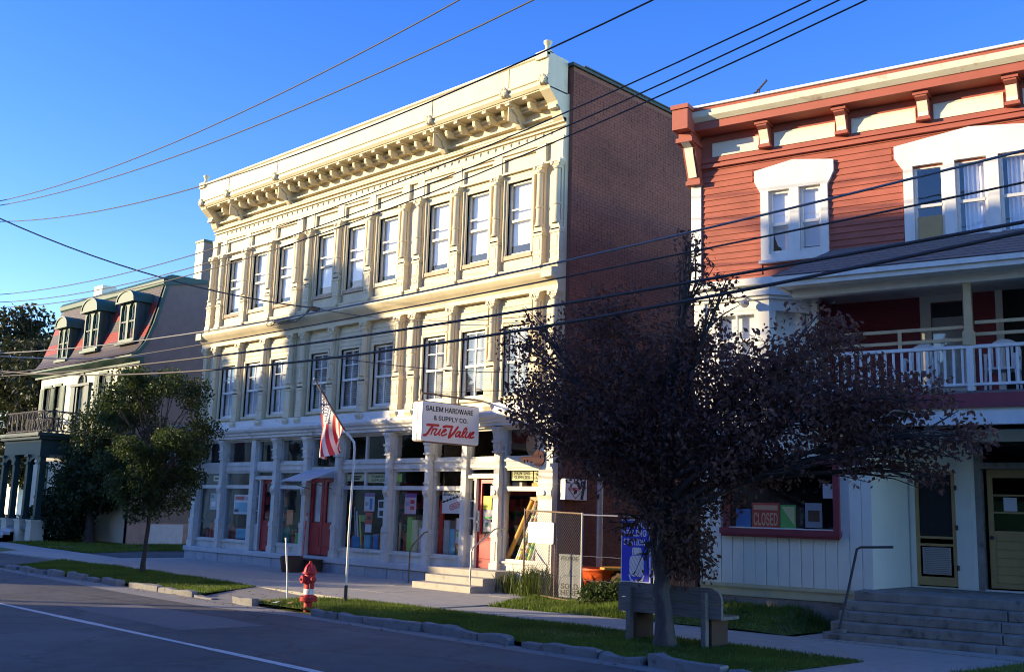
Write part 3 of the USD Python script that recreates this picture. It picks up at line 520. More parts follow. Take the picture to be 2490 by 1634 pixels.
# steps
st = thing('entrance_steps', 'three pale concrete steps up to the lit red shop door', 'steps')
for (x0, x1, y0, z0, z1) in ((-2.9, -1.02, -1.42, -.02, .18), (-2.92, -1.06, -1.02, .18, .33), (-3.3, -1.1, -.62, .33, .465)):
    obj('step', MB().cbox(x0, x1, y0, -.17 if z1 < .4 else .24, z0 - .02 if z0 > 0 else z0, z1, .012), 'step_concrete', st)
def pipe_rail(name, pts, r, m, label, cat, posts=()):
    t = thing(name, label, cat); obj('rail', MB().tube(pts, r, 8), m, t, smooth=50)
    for p in posts: obj('post', MB().tube(p, r, 8), m, t, smooth=50)
pipe_rail('handrail', [(-1.25, -1.22, .17), (-1.25, -1.22, .88), (-1.25, -1.16, .97), (-1.25, -.55, 1.35), (-1.25, -.48, 1.37), (-1.25, -.22, 1.37)], .017, 'galv_metal', 'grey pipe handrail beside the lit red shop door', 'handrail')
pipe_rail('handrail', [(-3.95, -.62, .04), (-3.95, -.62, .75), (-3.95, -.55, .9), (-3.95, -.2, 1.2), (-3.95, -.08, 1.22)], .017, 'rust_metal', 'thin rusty handrail left of the steps, below the wide shop window', 'handrail')
# small metal awning over the double door
aw = thing('metal_awning', 'small ribbed grey metal awning over the recessed red double door', 'awning')
n = 12
for k in range(n):
    x = -8.96 + k * 1.18 / n; w = 1.18 / n
    obj('slat', MB().add([(x, -.1, 2.69), (x + w, -.1, 2.69), (x + w, -.96, 2.37), (x, -.96, 2.37), (x + .02, -.1, 2.715), (x + w - .02, -.1, 2.715), (x + w - .02, -.96, 2.395), (x + .02, -.96, 2.395)], [(0, 1, 2, 3), (4, 7, 6, 5), (0, 4, 5, 1), (3, 2, 6, 7), (0, 3, 7, 4), (1, 5, 6, 2)]), 'awning_metal', aw)
obj('brace', MB().tube([(-8.9, -.08, 2.2), (-8.9, -.55, 2.3), (-8.9, -.9, 2.37)], .012, 6), 'rust_metal', aw); obj('brace', MB().tube([(-7.85, -.08, 2.2), (-7.85, -.55, 2.3), (-7.85, -.9, 2.37)], .012, 6), 'rust_metal', aw)
# brown wooden step and planter at the double door
ws = thing('wooden_step', 'dark brown wooden step below the recessed red double door', 'step')
for k in range(3): obj('plank', MB().cbox(-9.3, -7.95, -.62 + k * .15, -.48 + k * .15, .33, .37, .006), 'wood_brown', ws)
obj('riser', MB().box(-9.25, -8.0, -.6, -.17, -.0, .33), 'wood_brown', ws)
tag(obj('planter_tub', MB().lathe([(0, .02), (.24, .02), (.3, .3), (.28, .42), (.25, .42), (.24, .36), (0, .36)], (-8.25, -.95, .03), 16), 'wood_brown', smooth=40), 'round brown wooden planter tub by the wooden shop step', 'planter')
# ---------------------------------------------------------------- the red clapboard house at right (own axes: u along its front, v into it)
RO, RT = (7.4, -.73, 0.0), 11.0
th = math.radians(RT)
def rw(u, v, z=0.0): return (RO[0] + u * math.cos(th) - v * math.sin(th), RO[1] + u * math.sin(th) + v * math.cos(th), z)
rh = thing('red_house', 'red clapboard building with a porch, balcony and white boarded shop front', 'building', RO, RT)
UE = 6.0
core = R(-2.95, UE, 5.9, 8.15)
holes3 = [R(-1.60, -1.22, 6.28, 7.42), R(-1.06, -.68, 6.28, 7.42), R(.83, 1.30, 6.2, 7.45), R(1.47, 1.94, 6.2, 7.45), R(2.11, 2.58, 6.2, 7.45)]
wl = core
for h in holes3: wl = wl.difference(h)
obj('third_floor_wall', MB().poly(wl, .02, .16), 'red_paint', rh)
cl = grp('clapboards', rh)
def clap(par, u0, u1, z, h, v=.02, m='red_clap'):
    obj('clapboard', MB().add([(u0, v - .004, z + h), (u1, v - .004, z + h), (u1, v - .022, z), (u0, v - .022, z), (u0, v, z), (u1, v, z), (u0, v, z + h), (u1, v, z + h)], [(0, 3, 2, 1), (3, 4, 5, 2), (0, 6, 4, 3), (1, 2, 5, 7)]), m, par)
z = 5.95
while z < 8.0:
    segs = [(-2.87, -1.74), (-.56, .66), (2.78, UE)] if z < 7.56 else ([(-2.87, -1.90), (-.46, .50), (2.95, UE)] if z < 7.80 else [(-2.87, UE)])
    for a, b in segs: clap(cl, a, b, z, .113)
    z += .113
obj('side_wall', MB().box(-3.0, -2.95, .02, 9, -.05, 8.15), 'wood_brown', rh); obj('side_wall', MB().box(UE - .05, UE, .02, 9, -.05, 8.15), 'red_paint', rh); obj('back_wall', MB().box(-3, UE, 8.9, 9, 0, 8.1), 'red_paint', rh)
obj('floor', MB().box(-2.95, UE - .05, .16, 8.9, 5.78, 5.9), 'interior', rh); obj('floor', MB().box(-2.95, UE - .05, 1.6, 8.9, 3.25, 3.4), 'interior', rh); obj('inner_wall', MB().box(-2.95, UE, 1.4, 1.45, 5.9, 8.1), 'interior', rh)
obj('corner_board', MB().box(-3.06, -2.87, -.03, .2, 5.70, 7.74), 'white_trim', rh)
obj('frieze', MB().box(-3.02, UE, -.02, .16, 8.02, 8.62).box(-3.02, UE, -.06, -.02, 8.02, 8.08).box(-3.02, UE, -.05, -.02, 8.12, 8.2), 'red_paint', rh)
bk = [-1.62, -.27, 1.05, 2.37, 3.7, 5.0]
for i, b in enumerate(bk):
    a = -2.78 if i == 0 else bk[i - 1]
    obj('frieze_panel', MB().box(a + .17, b - .17, -.035, -.02, 8.24, 8.45), 'panel_cream', rh)
    obj('panel_frame', MB().box(a + .14, b - .14, -.042, -.02, 8.45, 8.475).box(a + .14, b - .14, -.042, -.02, 8.215, 8.24).box(a + .14, a + .17, -.042, -.02, 8.24, 8.45).box(b - .17, b - .14, -.042, -.02, 8.24, 8.45), 'gutter_cream', rh)
    bb = obj('bracket', MB().poly(Polygon([(0, 8.62), (-.30, 8.62), (-.30, 8.55), (-.21, 8.5), (-.18, 8.42), (-.14, 8.34), (-.14, 8.25), (0, 8.25)]), b - .09, b + .09, 'x').box(b - .12, b + .12, -.32, 0, 8.58, 8.635).box(b - .11, b + .11, -.17, 0, 8.2, 8.25), 'red_paint', rh)
    obj('bracket_face', MB().add([(b - .08, -.145, 8.27), (b + .08, -.145, 8.27), (b + .08, -.145, 8.34), (b - .08, -.145, 8.34), (b + .08, -.222, 8.5), (b - .08, -.222, 8.5)], [(0, 1, 2, 3), (3, 2, 4, 5)]), 'panel_cream', bb)
eave = [(.1, 8.62), (-.55, 8.66), (-.55, 8.76), (-.57, 8.77), (-.62, 8.84), (-.62, 8.93), (-.57, 8.97), (-.57, 9.02), (-.6, 9.03), (-.6, 9.08), (.1, 9.1)]
obj('eave', MB().poly(Polygon([(.1, 8.62), (-.38, 8.64), (-.38, 8.78), (.1, 8.80)]), -3.1, UE, 'x'), 'red_paint', rh)
obj('gutter', MB().poly(Polygon([(-.37, 8.78), (-.40, 8.78), (-.48, 8.85), (-.50, 8.95), (-.46, 8.97), (-.37, 8.97)]), -3.0, UE, 'x'), 'gutter_cream', rh)
obj('roof_edge', MB().poly(Polygon([(-.35, 8.97), (-.43, 8.97), (-.43, 9.04), (-.35, 9.04)]), -3.0, UE, 'x'), 'red_paint', rh)
obj('roof_edge', MB().box(-3.02, UE, -.47, 9, 9.04, 9.08), 'white_trim', rh); obj('roof', MB().box(-3, UE, -.34, 9, 8.80, 9.03), 'roof_dark', rh)
# big corner console
o = grp('corner_console', rh)
obj('console', MB().poly(Polygon([(.1, 8.62), (-.50, 8.62), (-.50, 8.45), (-.32, 8.38), (-.28, 8.22), (-.2, 8.05), (-.12, 7.85), (-.1, 7.74), (.1, 7.74)]), -3.1, -2.86, 'x').box(-3.14, -2.84, -.7, .1, 8.60, 8.98).box(-3.15, -2.83, -.52, .1, 8.42, 8.5).box(-3.12, -2.84, -.14, .1, 7.72, 7.8).box(-3.16, -2.82, -.73, .1, 8.98, 9.06), 'red_paint', o)
obj('console_face', MB().add([(-3.06, -.515, 8.42), (-2.90, -.515, 8.42), (-2.90, -.34, 8.36), (-3.06, -.34, 8.36), (-2.90, -.30, 8.22), (-3.06, -.30, 8.22), (-2.90, -.225, 8.05), (-3.06, -.225, 8.05), (-2.90, -.145, 7.85), (-3.06, -.145, 7.85)], [(0, 3, 2, 1), (3, 5, 4, 2), (5, 7, 6, 4), (7, 9, 8, 6)]), 'panel_cream', o)
# third floor windows with their pediment heads
def head_window(u0, u1, zb, zt, zpk, ear, opens, zo0, zo1, blinds):
    w = grp('window', rh)
    pg = Polygon([(u0, zb), (u1, zb), (u1, zt - .42), (u1 + ear * .4, zt - .34), (u1 + ear, zt - .2), (u1 + ear, zt), ((u0 + u1) / 2, zpk), (u0 - ear, zt), (u0 - ear, zt - .2), (u0 - ear * .4, zt - .34), (u0, zt - .42)])
    for a, b in opens: pg = pg.difference(R(a, b, zo0, zo1))
    obj('casing', MB().poly(pg, -.045, .02), 'white_trim', w); obj('sill', MB().box(u0 - .03, u1 + .03, -.08, .02, zb - .05, zb), 'white_trim', w)
    zm = (zo0 + zo1) / 2 - .04
    for i, (a, b) in enumerate(opens):
        f = .05
        obj('sash', MB().box(a, a + f, .03, .08, zo0, zo1).box(b - f, b, .03, .08, zo0, zo1).box(a + f, b - f, .03, .08, zo1 - f, zo1).box(a + f, b - f, .03, .08, zo0, zo0 + .06).box(a + f, b - f, .02, .08, zm - .025, zm + .025), 'white_trim', w)
        obj('pane', MB().quad((a + f, .05, zo0), (b - f, .05, zo0), (b - f, .05, zo1), (a + f, .05, zo1)), 'glass', w)
        k = blinds[i]
        if k == 'torn':
            m = MB(); r = np.random.default_rng(4); pts = [(a + .04, zo0 + .42)]
            for t in np.linspace(a + .07, b - .03, 7): pts.append((t, zo0 + .42 - .36 * math.sin((t - a) / (b - a) * 2.6) + r.uniform(-.04, .04)))
            m.poly(Polygon(pts + [(b, zo1), (a + .02, zo1)]).buffer(0), .12, .124); obj('torn_blind', m, 'blind_white', w)
        elif k == 'blind': obj('roller_blind', MB().box(a + .03, b, .12, .126, zo0 + .1, zo1 + .05), 'blind_white', w)
        elif k == 'curtain':
            xs = np.linspace(a + .1, b + .02, 22); ys = .17 + .02 * np.sin(np.arange(22) * 1.7); m = MB()
            for j in range(21): m.quad((xs[j], ys[j], zo0 + .08), (xs[j + 1], ys[j + 1], zo0 + .08), (xs[j + 1], ys[j + 1], zo1), (xs[j], ys[j], zo1))
            obj('curtain', m, 'blind_white', w)
        elif k == 'ac': obj('filler_board', MB().box(a + .05, b - .05, .0, .06, zo0, zo0 + .42), 'door_tan', w)
head_window(-1.74, -.56, 6.17, 7.82, 7.93, .11, [(-1.60, -1.22), (-1.06, -.68)], 6.28, 7.42, ['torn', 'blind'])
head_window(.68, 2.74, 6.12, 7.86, 8.0, .13, [(.83, 1.30), (1.47, 1.94), (2.11, 2.58)], 6.2, 7.48, ['ac', 'curtain', 'curtain'])
# second floor: bay with a white front, recessed red wall behind the balcony
fr = R(-2.95, -1.62, 3.25, 5.72).difference(R(-2.62, -1.82, 4.28, 5.33))
obj('bay_front', MB().poly(fr, .0, .12), 'white_trim', rh); obj('corner_board', MB().box(-3.0, -2.80, -.03, .0, 3.3, 5.5), 'white_trim', rh)
def slant(a, b, z0, z1, t=.1):
    d = np.array([b[0] - a[0], b[1] - a[1]]); d /= np.linalg.norm(d); n = np.array([d[1], -d[0]]); q = [a, b, (b[0] - n[0] * t, b[1] - n[1] * t), (a[0] - n[0] * t, a[1] - n[1] * t)]
    return MB().poly(Polygon([(p[0], p[1]) for p in q]), z0, z1, 'z')
A0, A1 = (-1.62, .0), (-1.02, .62)
for a, b, z0, z1 in ((A0, A1, 3.25, 4.24), (A0, A1, 5.36, 5.72)): obj('bay_side', slant(a, b, z0, z1), 'white_trim', rh)
lerp = lambda t: (A0[0] + t * (A1[0] - A0[0]), A0[1] + t * (A1[1] - A0[1]))
obj('bay_side', slant(A0, lerp(.14), 4.24, 5.36), 'white_trim', rh); obj('bay_side', slant(lerp(.86), A1, 4.24, 5.36), 'white_trim', rh)
bwn = grp('window', rh); obj('pane', MB().quad((-2.62, .06, 4.28), (-1.82, .06, 4.28), (-1.82, .06, 5.33), (-2.62, .06, 5.33)), 'glass', bwn)
obj('frame', MB().box(-2.62, -2.55, .01, .1, 4.28, 5.33).box(-1.89, -1.82, .01, .1, 4.28, 5.33).box(-2.55, -1.89, .01, .1, 5.26, 5.33).box(-2.55, -1.89, .01, .1, 4.28, 4.34).box(-2.55, -1.89, .02, .09, 4.78, 4.83).box(-2.235, -2.205, .02, .09, 4.34, 5.26), 'white_trim', bwn)
obj('curtain', MB().box(-2.6, -1.85, .14, .15, 4.3, 5.3), 'blind_white', bwn)
bw2 = grp('window', rh); p, q = lerp(.14), lerp(.86)
obj('pane', MB().quad((p[0] - .03, p[1] + .03, 4.24), (q[0] - .03, q[1] + .03, 4.24), (q[0] - .03, q[1] + .03, 5.36), (p[0] - .03, p[1] + .03, 5.36)), 'glass', bw2)
[obj('frame_rail', slant(p, q, za_, zb_, .06), 'white_trim', bw2) for za_, zb_ in ((4.24, 4.3), (5.3, 5.36), (4.72, 4.77))]
obj('curtain', MB().quad((p[0] - .09, p[1] + .09, 4.24), (q[0] - .09, q[1] + .09, 4.24), (q[0] - .09, q[1] + .09, 5.36), (p[0] - .09, p[1] + .09, 5.36)), 'blind_white', bw2)
bc = MB()
for z0, z1, e in ((5.50, 5.56, .05), (5.56, 5.64, .1), (5.64, 5.74, .06), (5.74, 5.86, .16)):
    bc.poly(Polygon([(-3.05, -e), (-1.62 + e * .4, -e), (-1.02 + e, .62 - e * .4), (-1.02, .9), (-3.05, .3)]), z0, z1, 'z')
obj('bay_cornice', bc, 'white_trim', rh)
lamp = grp('floodlight', rh); obj('lamp_head', MB().lathe([(0, -.08), (.04, -.08), (.075, .04), (.08, .05), (0, .05)], (-2.0, -.2, 5.42), 12, 'y'), 'galv_metal', lamp); obj('arm', MB().tube([(-2.0, -.02, 5.55), (-2.0, -.14, 5.5), (-2.0, -.16, 5.44)], .015, 6), 'galv_metal', lamp)
BV = 1.5
w2w = R(-1.05, UE, 3.5, 6.0).difference(R(.72, 1.24, 4.0, 5.5)).difference(R(1.86, 2.6, 3.62, 5.75))
obj('balcony_wall', MB().poly(w2w, BV + .02, BV + .15), 'maroon_paint', rh)
cl2 = grp('clapboards', rh); z = 3.6
while z < 5.8:
    for a, b in ([(-1.0, .53), (1.4, 1.74), (2.72, UE)] if z < 5.6 else [(-1.0, UE)]): clap(cl2, a, b, z, .12, BV + .02, 'maroon_paint')
    z += .12
obj('bay_return', MB().box(-1.06, -1.0, .6, BV + .05, 3.5, 5.9), 'maroon_paint', rh)
bwd = grp('window', rh); obj('casing', MB().box(.55, .72, BV - .03, BV + .02, 3.9, 5.66).box(1.24, 1.40, BV - .03, BV + .02, 3.9, 5.66).box(.72, 1.24, BV - .03, BV + .02, 5.5, 5.66).box(.72, 1.24, BV - .05, BV + .02, 3.9, 4.0), 'white_trim', bwd)
obj('pane', MB().quad((.72, BV + .06, 4), (1.24, BV + .06, 4), (1.24, BV + .06, 5.5), (.72, BV + .06, 5.5)), 'glass', bwd); obj('curtain', MB().box(.72, 1.24, BV + .1, BV + .11, 4.0, 5.25), 'curtain', bwd)
bdd = grp('balcony_door', rh); obj('casing', MB().box(1.75, 1.86, BV - .03, BV + .02, 3.6, 5.86).box(2.6, 2.71, BV - .03, BV + .02, 3.6, 5.86).box(1.86, 2.6, BV - .03, BV + .02, 5.75, 5.86), 'white_trim', bdd); obj('leaf', MB().box(1.86, 2.6, BV + .08, BV + .12, 3.6, 5.75), 'interior', bdd)
# balcony deck, railing, posts and porch roof
VR = -.55
obj('balcony_deck', MB().box(-1.0, UE, VR - .05, BV + .02, 3.64, 3.70), 'weathered_wood', rh); obj('deck_fascia', MB().box(-1.02, UE, VR - .1, VR - .04, 3.45, 3.66), 'maroon_paint', rh)
obj('deck_soffit', MB().box(-1.0, UE, VR - .04, BV + .02, 3.38, 3.45), 'white_board', rh); obj('deck_beam', MB().box(-1.02, UE, VR - .06, VR + .08, 3.2, 3.38), 'white_trim', rh)
rl = grp('balcony_railing', rh)
obj('top_rail', MB().box(-1.0, UE, VR - .04, VR + .04, 4.34, 4.39), 'white_trim', rl); obj('bottom_rail', MB().box(-1.0, UE, VR - .03, VR + .03, 3.78, 3.82), 'white_trim', rl)
u = -.96
while u < UE:
    obj('baluster', MB().box(u, u + .035, VR - .018, VR + .018, 3.82, 4.34), 'white_trim', rl); u += .125
for u in (-.98, 1.66, 4.2): obj('rail_post', MB().box(u - .04, u + .05, VR - .05, VR + .05, 3.62, 4.36), 'white_trim', rl)
obj('upper_rail', MB().box(-.9, 1.58, VR + .06, VR + .10, 4.66, 4.71).box(-.9, 1.58, VR + .06, VR + .10, 4.47, 4.52).box(1.74, UE, VR + .06, VR + .10, 4.72, 4.77).box(1.74, UE, VR + .06, VR + .10, 4.54, 4.59).box(.62, .67, VR + .05, VR + .09, 4.39, 4.66), 'new_lumber', rl)
obj('porch_post', MB().box(1.58, 1.74, VR - .06, VR + .08, 4.39, 4.6).box(1.61, 1.71, VR - .05, VR + .05, 4.6, 5.5), 'new_lumber', rh); obj('porch_post', MB().box(4.2, 4.32, VR - .05, VR + .05, 3.7, 5.5), 'new_lumber', rh)
obj('porch_post', MB().box(-.98, -.88, .3, .4, 3.7, 5.5), 'white_trim', rh)
EV = -1.0
obj('porch_ceiling', MB().box(-1.0, UE, EV + .15, BV + .02, 5.62, 5.66), 'worn_paint', rh)
obj('porch_beam', MB().box(-1.0, UE, VR - .08, VR + .08, 5.34, 5.5).box(-1.0, UE, VR - .06, VR + .06, 5.5, 5.62), 'white_trim', rh)
obj('porch_eave', MB().box(-1.15, UE, EV, EV + .06, 5.46, 5.60).box(-1.17, UE, EV - .05, EV + .01, 5.54, 5.62).box(-1.15, -1.09, EV + .06, .3, 5.46, 5.60).box(-1.15, UE, EV + .02, VR - .08, 5.48, 5.50), 'white_trim', rh)
rf = grp('porch_roof', rh); nrow = 9
for k in range(nrow):                                                # hipped shingle courses
    t0, t1 = k / nrow, (k + 1) / nrow; v0, v1 = EV - .06 + t0 * (-EV + .08), EV - .06 + t1 * (-EV + .08); z0, z1 = 5.63 + t0 * .62, 5.63 + t1 * .62; ul0, ul1 = -1.2 + t0 * .75, -1.2 + t1 * .75; u = ul0
    m = MB(); j = 0
    m.quad((ul0, v0, z0 + .012), (UE, v0, z0 + .012), (UE, v1 + .03, z1 + .014), (ul1, v1 + .03, z1 + .014)); m.quad((ul0, v0, z0), (UE, v0, z0), (UE, v0, z0 + .012), (ul0, v0, z0 + .012))
    m.quad((ul0, .6, z0 + .012), (ul0, v0, z0 + .012), (ul1, v1, z1 + .014), (ul1, .6, z1 + .014)); obj('shingle_course', m, 'shingle_grey', rf)
# ground floor: white vertical boards, shop window, splayed side, door wall
gw = R(-2.9, 0, .66, 3.25).difference(R(-2.40, -.52, 1.60, 2.70))
obj('shop_wall', MB().poly(gw, .02, .12), 'white_board', rh)
bd = grp('vertical_boards', rh); x = -2.9; k = 0
while x < -.01:
    w = min(.197, -x); zt = .66 - .02
    for z0, z1 in ([(.66, 1.47), (2.72, 3.2)] if (x + w > -2.44 and x < -.5) else [(.66, 3.2)]): obj('board', MB().cbox(x + .007, x + w - .007, -.008, .02, z0, z1, .006), 'white_board', bd)
    x += w
obj('shop_side', slant((0, 0), (.25, BV), .68, 3.25, .08), 'white_board', rh); obj('corner_board', MB().box(-.06, .02, -.012, .05, .66, 3.2), 'white_board', rh)
sw2 = grp('shop_window', rh)
obj('frame', MB().box(-2.46, -2.38, -.05, .1, 1.55, 2.72).box(-.58, -.48, -.05, .1, 1.55, 2.72).box(-2.38, -.58, -.05, .1, 2.62, 2.72), 'maroon_paint', sw2); obj('sill', MB().box(-2.5, -.46, -.12, .1, 1.48, 1.58).box(-2.48, -.48, -.09, .02, 1.44, 1.48), 'maroon_paint', sw2)
obj('pane', MB().quad((-2.38, .05, 1.58), (-.58, .05, 1.58), (-.58, .05, 2.62), (-2.38, .05, 2.62)), 'glass_dark', sw2); obj('display_shelf', MB().box(-2.38, -.58, .08, .5, 1.55, 1.59), 'wood_brown', sw2)
obj('inner_wall', MB().box(-2.9, 0, 1.0, 1.05, .6, 3.2), 'interior', rh)
obj('base_board', MB().box(-2.9, -.02, .01, .12, .46, .64).box(-2.9, -.02, -.02, .01, .60, .66), 'yellow_base', rh); obj('foundation', MB().box(-2.92, 0, .03, .2, -.1, .46), 'old_concrete', rh)
dw = R(.2, UE, .66, 3.3).difference(R(.36, 1.0, .72, 2.62)).difference(R(1.30, 2.2, .72, 3.1))
obj('door_wall', MB().poly(dw, BV, BV + .1), 'white_board', rh); obj('inner_wall', MB().box(.2, UE, 3.6, 3.65, .6, 3.2), 'interior', rh); obj('floor', MB().box(-2.9, UE, .12, 3.6, .55, .66), 'interior', rh)
sd = grp('screen_door', rh)
obj('door_frame', MB().box(.28, .36, BV - .05, BV + .05, .7, 2.68).box(1.0, 1.06, BV - .05, BV + .05, .7, 2.68).box(.36, 1.0, BV - .05, BV + .05, 2.62, 2.68), 'white_board', sd)
obj('leaf', MB().box(.36, .42, BV - .04, BV, .74, 2.62).box(.94, 1.0, BV - .04, BV, .74, 2.62).box(.42, .94, BV - .04, BV, 2.56, 2.62).box(.42, .94, BV - .04, BV, 1.50, 1.54).box(.42, .94, BV - .04, BV, 1.38, 1.42).box(.42, .94, BV - .04, BV, .74, .88), 'door_tan', sd)
obj('screen', MB().quad((.42, BV - .01, 1.54), (.94, BV - .01, 1.54), (.94, BV - .01, 2.56), (.42, BV - .01, 2.56)), 'screen_mesh', sd)
obj('vent_panel', MB().box(.46, .90, BV - .05, BV - .02, .92, 1.36), 'galv_metal', sd)
for k in range(14): obj('vent_slat', MB().box(.48, .88, BV - .06, BV - .05, .94 + k * .03, .955 + k * .03), 'sign_grey', sd)
for z in (2.3, 1.65, 1.0): obj('hinge', MB().box(.99, 1.03, BV - .07, BV - .04, z, z + .08), 'wire_black', sd)
obj('door_pier', MB().box(1.06, 1.25, BV - .06, BV + .1, .7, 3.2), 'white_board', rh)
td = grp('tan_door', rh); Y1 = BV + .18
obj('door_frame', MB().box(1.30, 1.40, BV, BV + .3, .7, 3.1).box(2.15, 2.25, BV, BV + .3, .7, 3.1).box(1.4, 2.15, BV, BV + .3, 2.66, 2.76), 'old_concrete', td)
obj('leaf', MB().box(1.46, 1.54, Y1, Y1 + .05, .74, 2.66).box(2.04, 2.15, Y1, Y1 + .05, .74, 2.66).box(1.54, 2.04, Y1, Y1 + .05, 2.52, 2.66).box(1.54, 2.04, Y1, Y1 + .05, .74, 1.66).box(1.54, 2.04, Y1, Y1 + .04, 2.22, 2.25).box(1.54, 2.04, Y1, Y1 + .04, 1.94, 1.97), 'door_tan', td)
for k in range(6): obj('door_plank', MB().cbox(1.56, 2.03, Y1 - .012, Y1, .82 + k * .135, .945 + k * .135, .008), 'door_tan', td)
obj('pane', MB().quad((1.54, Y1 + .025, 1.66), (2.04, Y1 + .025, 1.66), (2.04, Y1 + .025, 2.52), (1.54, Y1 + .025, 2.52)), 'glass_dark', td); obj('notice', MB().box(1.70, 1.90, Y1 + .0, Y1 + .004, 1.98, 2.2), 'paper_white', td)
obj('knob', MB().lathe([(0, -.04), (.03, -.03), (.03, 0), (0, .01)], (1.505, Y1 - .01, 1.55), 10, 'y'), 'wire_black', td); obj('transom', MB().quad((1.4, BV + .2, 2.76), (2.15, BV + .2, 2.76), (2.15, BV + .2, 3.1), (1.4, BV + .2, 3.1)), 'glass_dark', td)
# stairs of weathered concrete
rs = thing('porch_steps', 'wide weathered concrete steps up to the tan door and screen door', 'steps', RO, RT)
for k in range(5):
    z1 = .695 - k * .137; z0 = max(z1 - .137, -.0); v0 = -.62 - k * .26; u0 = -.12 - .045 * k
    if k == 0: obj('landing', MB().cbox(u0, UE, v0, BV, z1 - .137, z1, .012), 'old_concrete', rs)
    else:
        j = 2.0 + .05 * (k % 2); obj('step', MB().cbox(u0, j, v0, -.5, z0, z1, .015), 'old_concrete', rs); obj('step', MB().cbox(j + .012, UE, v0, -.5, z0, z1, .015), 'old_concrete', rs)
hr = thing('handrail', 'thin black pipe handrail at the left end of the weathered concrete steps', 'handrail', RO, RT)
obj('rail', MB().tube([(-.1, -1.5, .2), (-.06, -1.2, .66), (.04, -.98, 1.33), (.1, -.98, 1.36), (.55, -.9, 1.38)], .02, 8), 'wire_black', hr, smooth=50); obj('foot_block', MB().box(-.18, -.02, -1.6, -1.42, .05, .2), 'old_concrete', hr)
for (uu_, zz, la) in ((.78, 3.7, 'left of the lumber post, mostly hidden by foliage'), (1.98, 3.7, 'right of the lumber post')):
    ch_ = thing('plastic_chair', 'white plastic garden chair on the balcony, ' + la, 'chair', rw(uu_, .35, zz), RT + 180)
    obj('seat', MB().box(-.23, .23, -.2, .24, .40, .43), 'plastic_white', ch_)
    for sx in (-.21, .21):
        for sy in (-.18, .22): obj('leg', MB().tube([(sx, sy, .4), (sx * 1.08, sy * 1.1, 0)], .02, 6), 'plastic_white', ch_)
        obj('arm', MB().box(sx - .025, sx + .025, -.2, .25, .62, .645).box(sx - .02, sx + .02, .2, .24, .42, .62), 'plastic_white', ch_)
    m = MB(); pg = Polygon([(-.23, .42)] + [(-.24 * math.cos(t), .74 + .2 * math.sin(t)) for t in np.linspace(0, math.pi, 14)] + [(.23, .42)])
    for k in range(5): pg = pg.difference(R(-.165 + k * .073, -.127 + k * .073, .5, .82))
    obj('backrest', MB().poly(pg, -.24, -.215), 'plastic_white', ch_)
# satellite dish-like vane above the roof
vn = thing('roof_antenna', 'small dark antenna on a short mast above the red house roof', 'antenna', (2.65, 4.0, 9.0))
obj('mast', MB().tube([(0, 0, .0), (0, 0, 2.85), (.12, 0, 2.95)], .02, 6), 'wire_black', vn); obj('boom', MB().tube([(-.18, 0, 2.7), (.2, 0, 3.0)], .025, 6), 'wire_black', vn)
for k in range(6): t = k / 5; obj('element', MB().tube([(-.18 + .38 * t, -.12 + .03 * k, 2.7 + .3 * t), (-.18 + .38 * t, .12 - .03 * k, 2.72 + .3 * t)], .01, 5), 'wire_black', vn)

# ---------------------------------------------------------------- the mansard house at left
mh = thing('mansard_house', 'cream house with a red and grey slate mansard roof and green dormers', 'house', (-24.8, 2.5, 0))
WX = -10.1
fwl = R(WX, 0, .1, 7.45)
def arch(x, z0, z1, w): return unary_union([R(x - w / 2, x + w / 2, z0, z1 - w / 2), Point(x, z1 - w / 2).buffer(w / 2, 12)])
W2 = [(-9.0, 4.75, 6.75, .75), (-7.85, 4.75, 6.78, .6), (-3.3, 4.8, 7.02, .7), (-1.1, 4.8, 7.05, .7)]
fwl = fwl.difference(arch(-5.4, 4.5, 7.1, .62))
for x, a, b, w in W2: fwl = fwl.difference(R(x - w / 2, x + w / 2, a, b))
for x in (-8.6, -2.2): fwl = fwl.difference(R(x - .4, x + .4, 1.3, 3.3))
obj('front_wall', MB().poly(fwl, 0, .2), 'house_cream', mh)
prf = [(-.35, 7.42), (0, 7.42), (0, .0), (9, 0), (9, 11.15), (2.4, 11.05), (.95, 10.97), (.85, 10.6), (.62, 9.7), (.42, 8.9), (.12, 8.05), (-.15, 7.65), (-.35, 7.5)]
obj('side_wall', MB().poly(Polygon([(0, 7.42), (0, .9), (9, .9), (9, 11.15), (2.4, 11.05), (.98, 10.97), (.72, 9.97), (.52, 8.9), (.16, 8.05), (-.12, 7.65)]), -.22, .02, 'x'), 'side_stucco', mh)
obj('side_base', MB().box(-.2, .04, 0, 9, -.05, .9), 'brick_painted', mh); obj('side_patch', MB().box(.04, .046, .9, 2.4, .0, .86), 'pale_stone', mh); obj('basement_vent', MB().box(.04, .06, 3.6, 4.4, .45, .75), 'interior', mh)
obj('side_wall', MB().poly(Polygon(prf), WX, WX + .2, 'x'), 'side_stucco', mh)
for yy in (3.6, 6.4): obj('side_window', MB().box(.02, .05, yy, yy + .9, 4.8, 6.6), 'interior', mh)
obj('chimney', MB().box(-.6, .03, 2.35, 3.0, 10.9, 12.75), 'side_stucco', mh); obj('chimney_front', MB().box(-.62, .0, 2.3, 2.35, 10.9, 12.75), 'house_cream', mh); obj('chimney_cap', MB().box(-.66, .08, 2.26, 3.05, 12.75, 12.85), 'green_trim', mh)
obj('chimney', MB().box(-9.8, -8.9, 2.0, 2.7, 11.0, 12.0), 'house_cream', mh)
obj('cornice', MB().poly(Polygon([(.05, 7.22), (-.12, 7.22), (-.12, 7.3), (-.42, 7.4), (-.5, 7.46), (-.5, 7.52), (-.05, 7.6), (.05, 7.6)]), WX - .3, .12, 'x'), 'green_trim', mh)
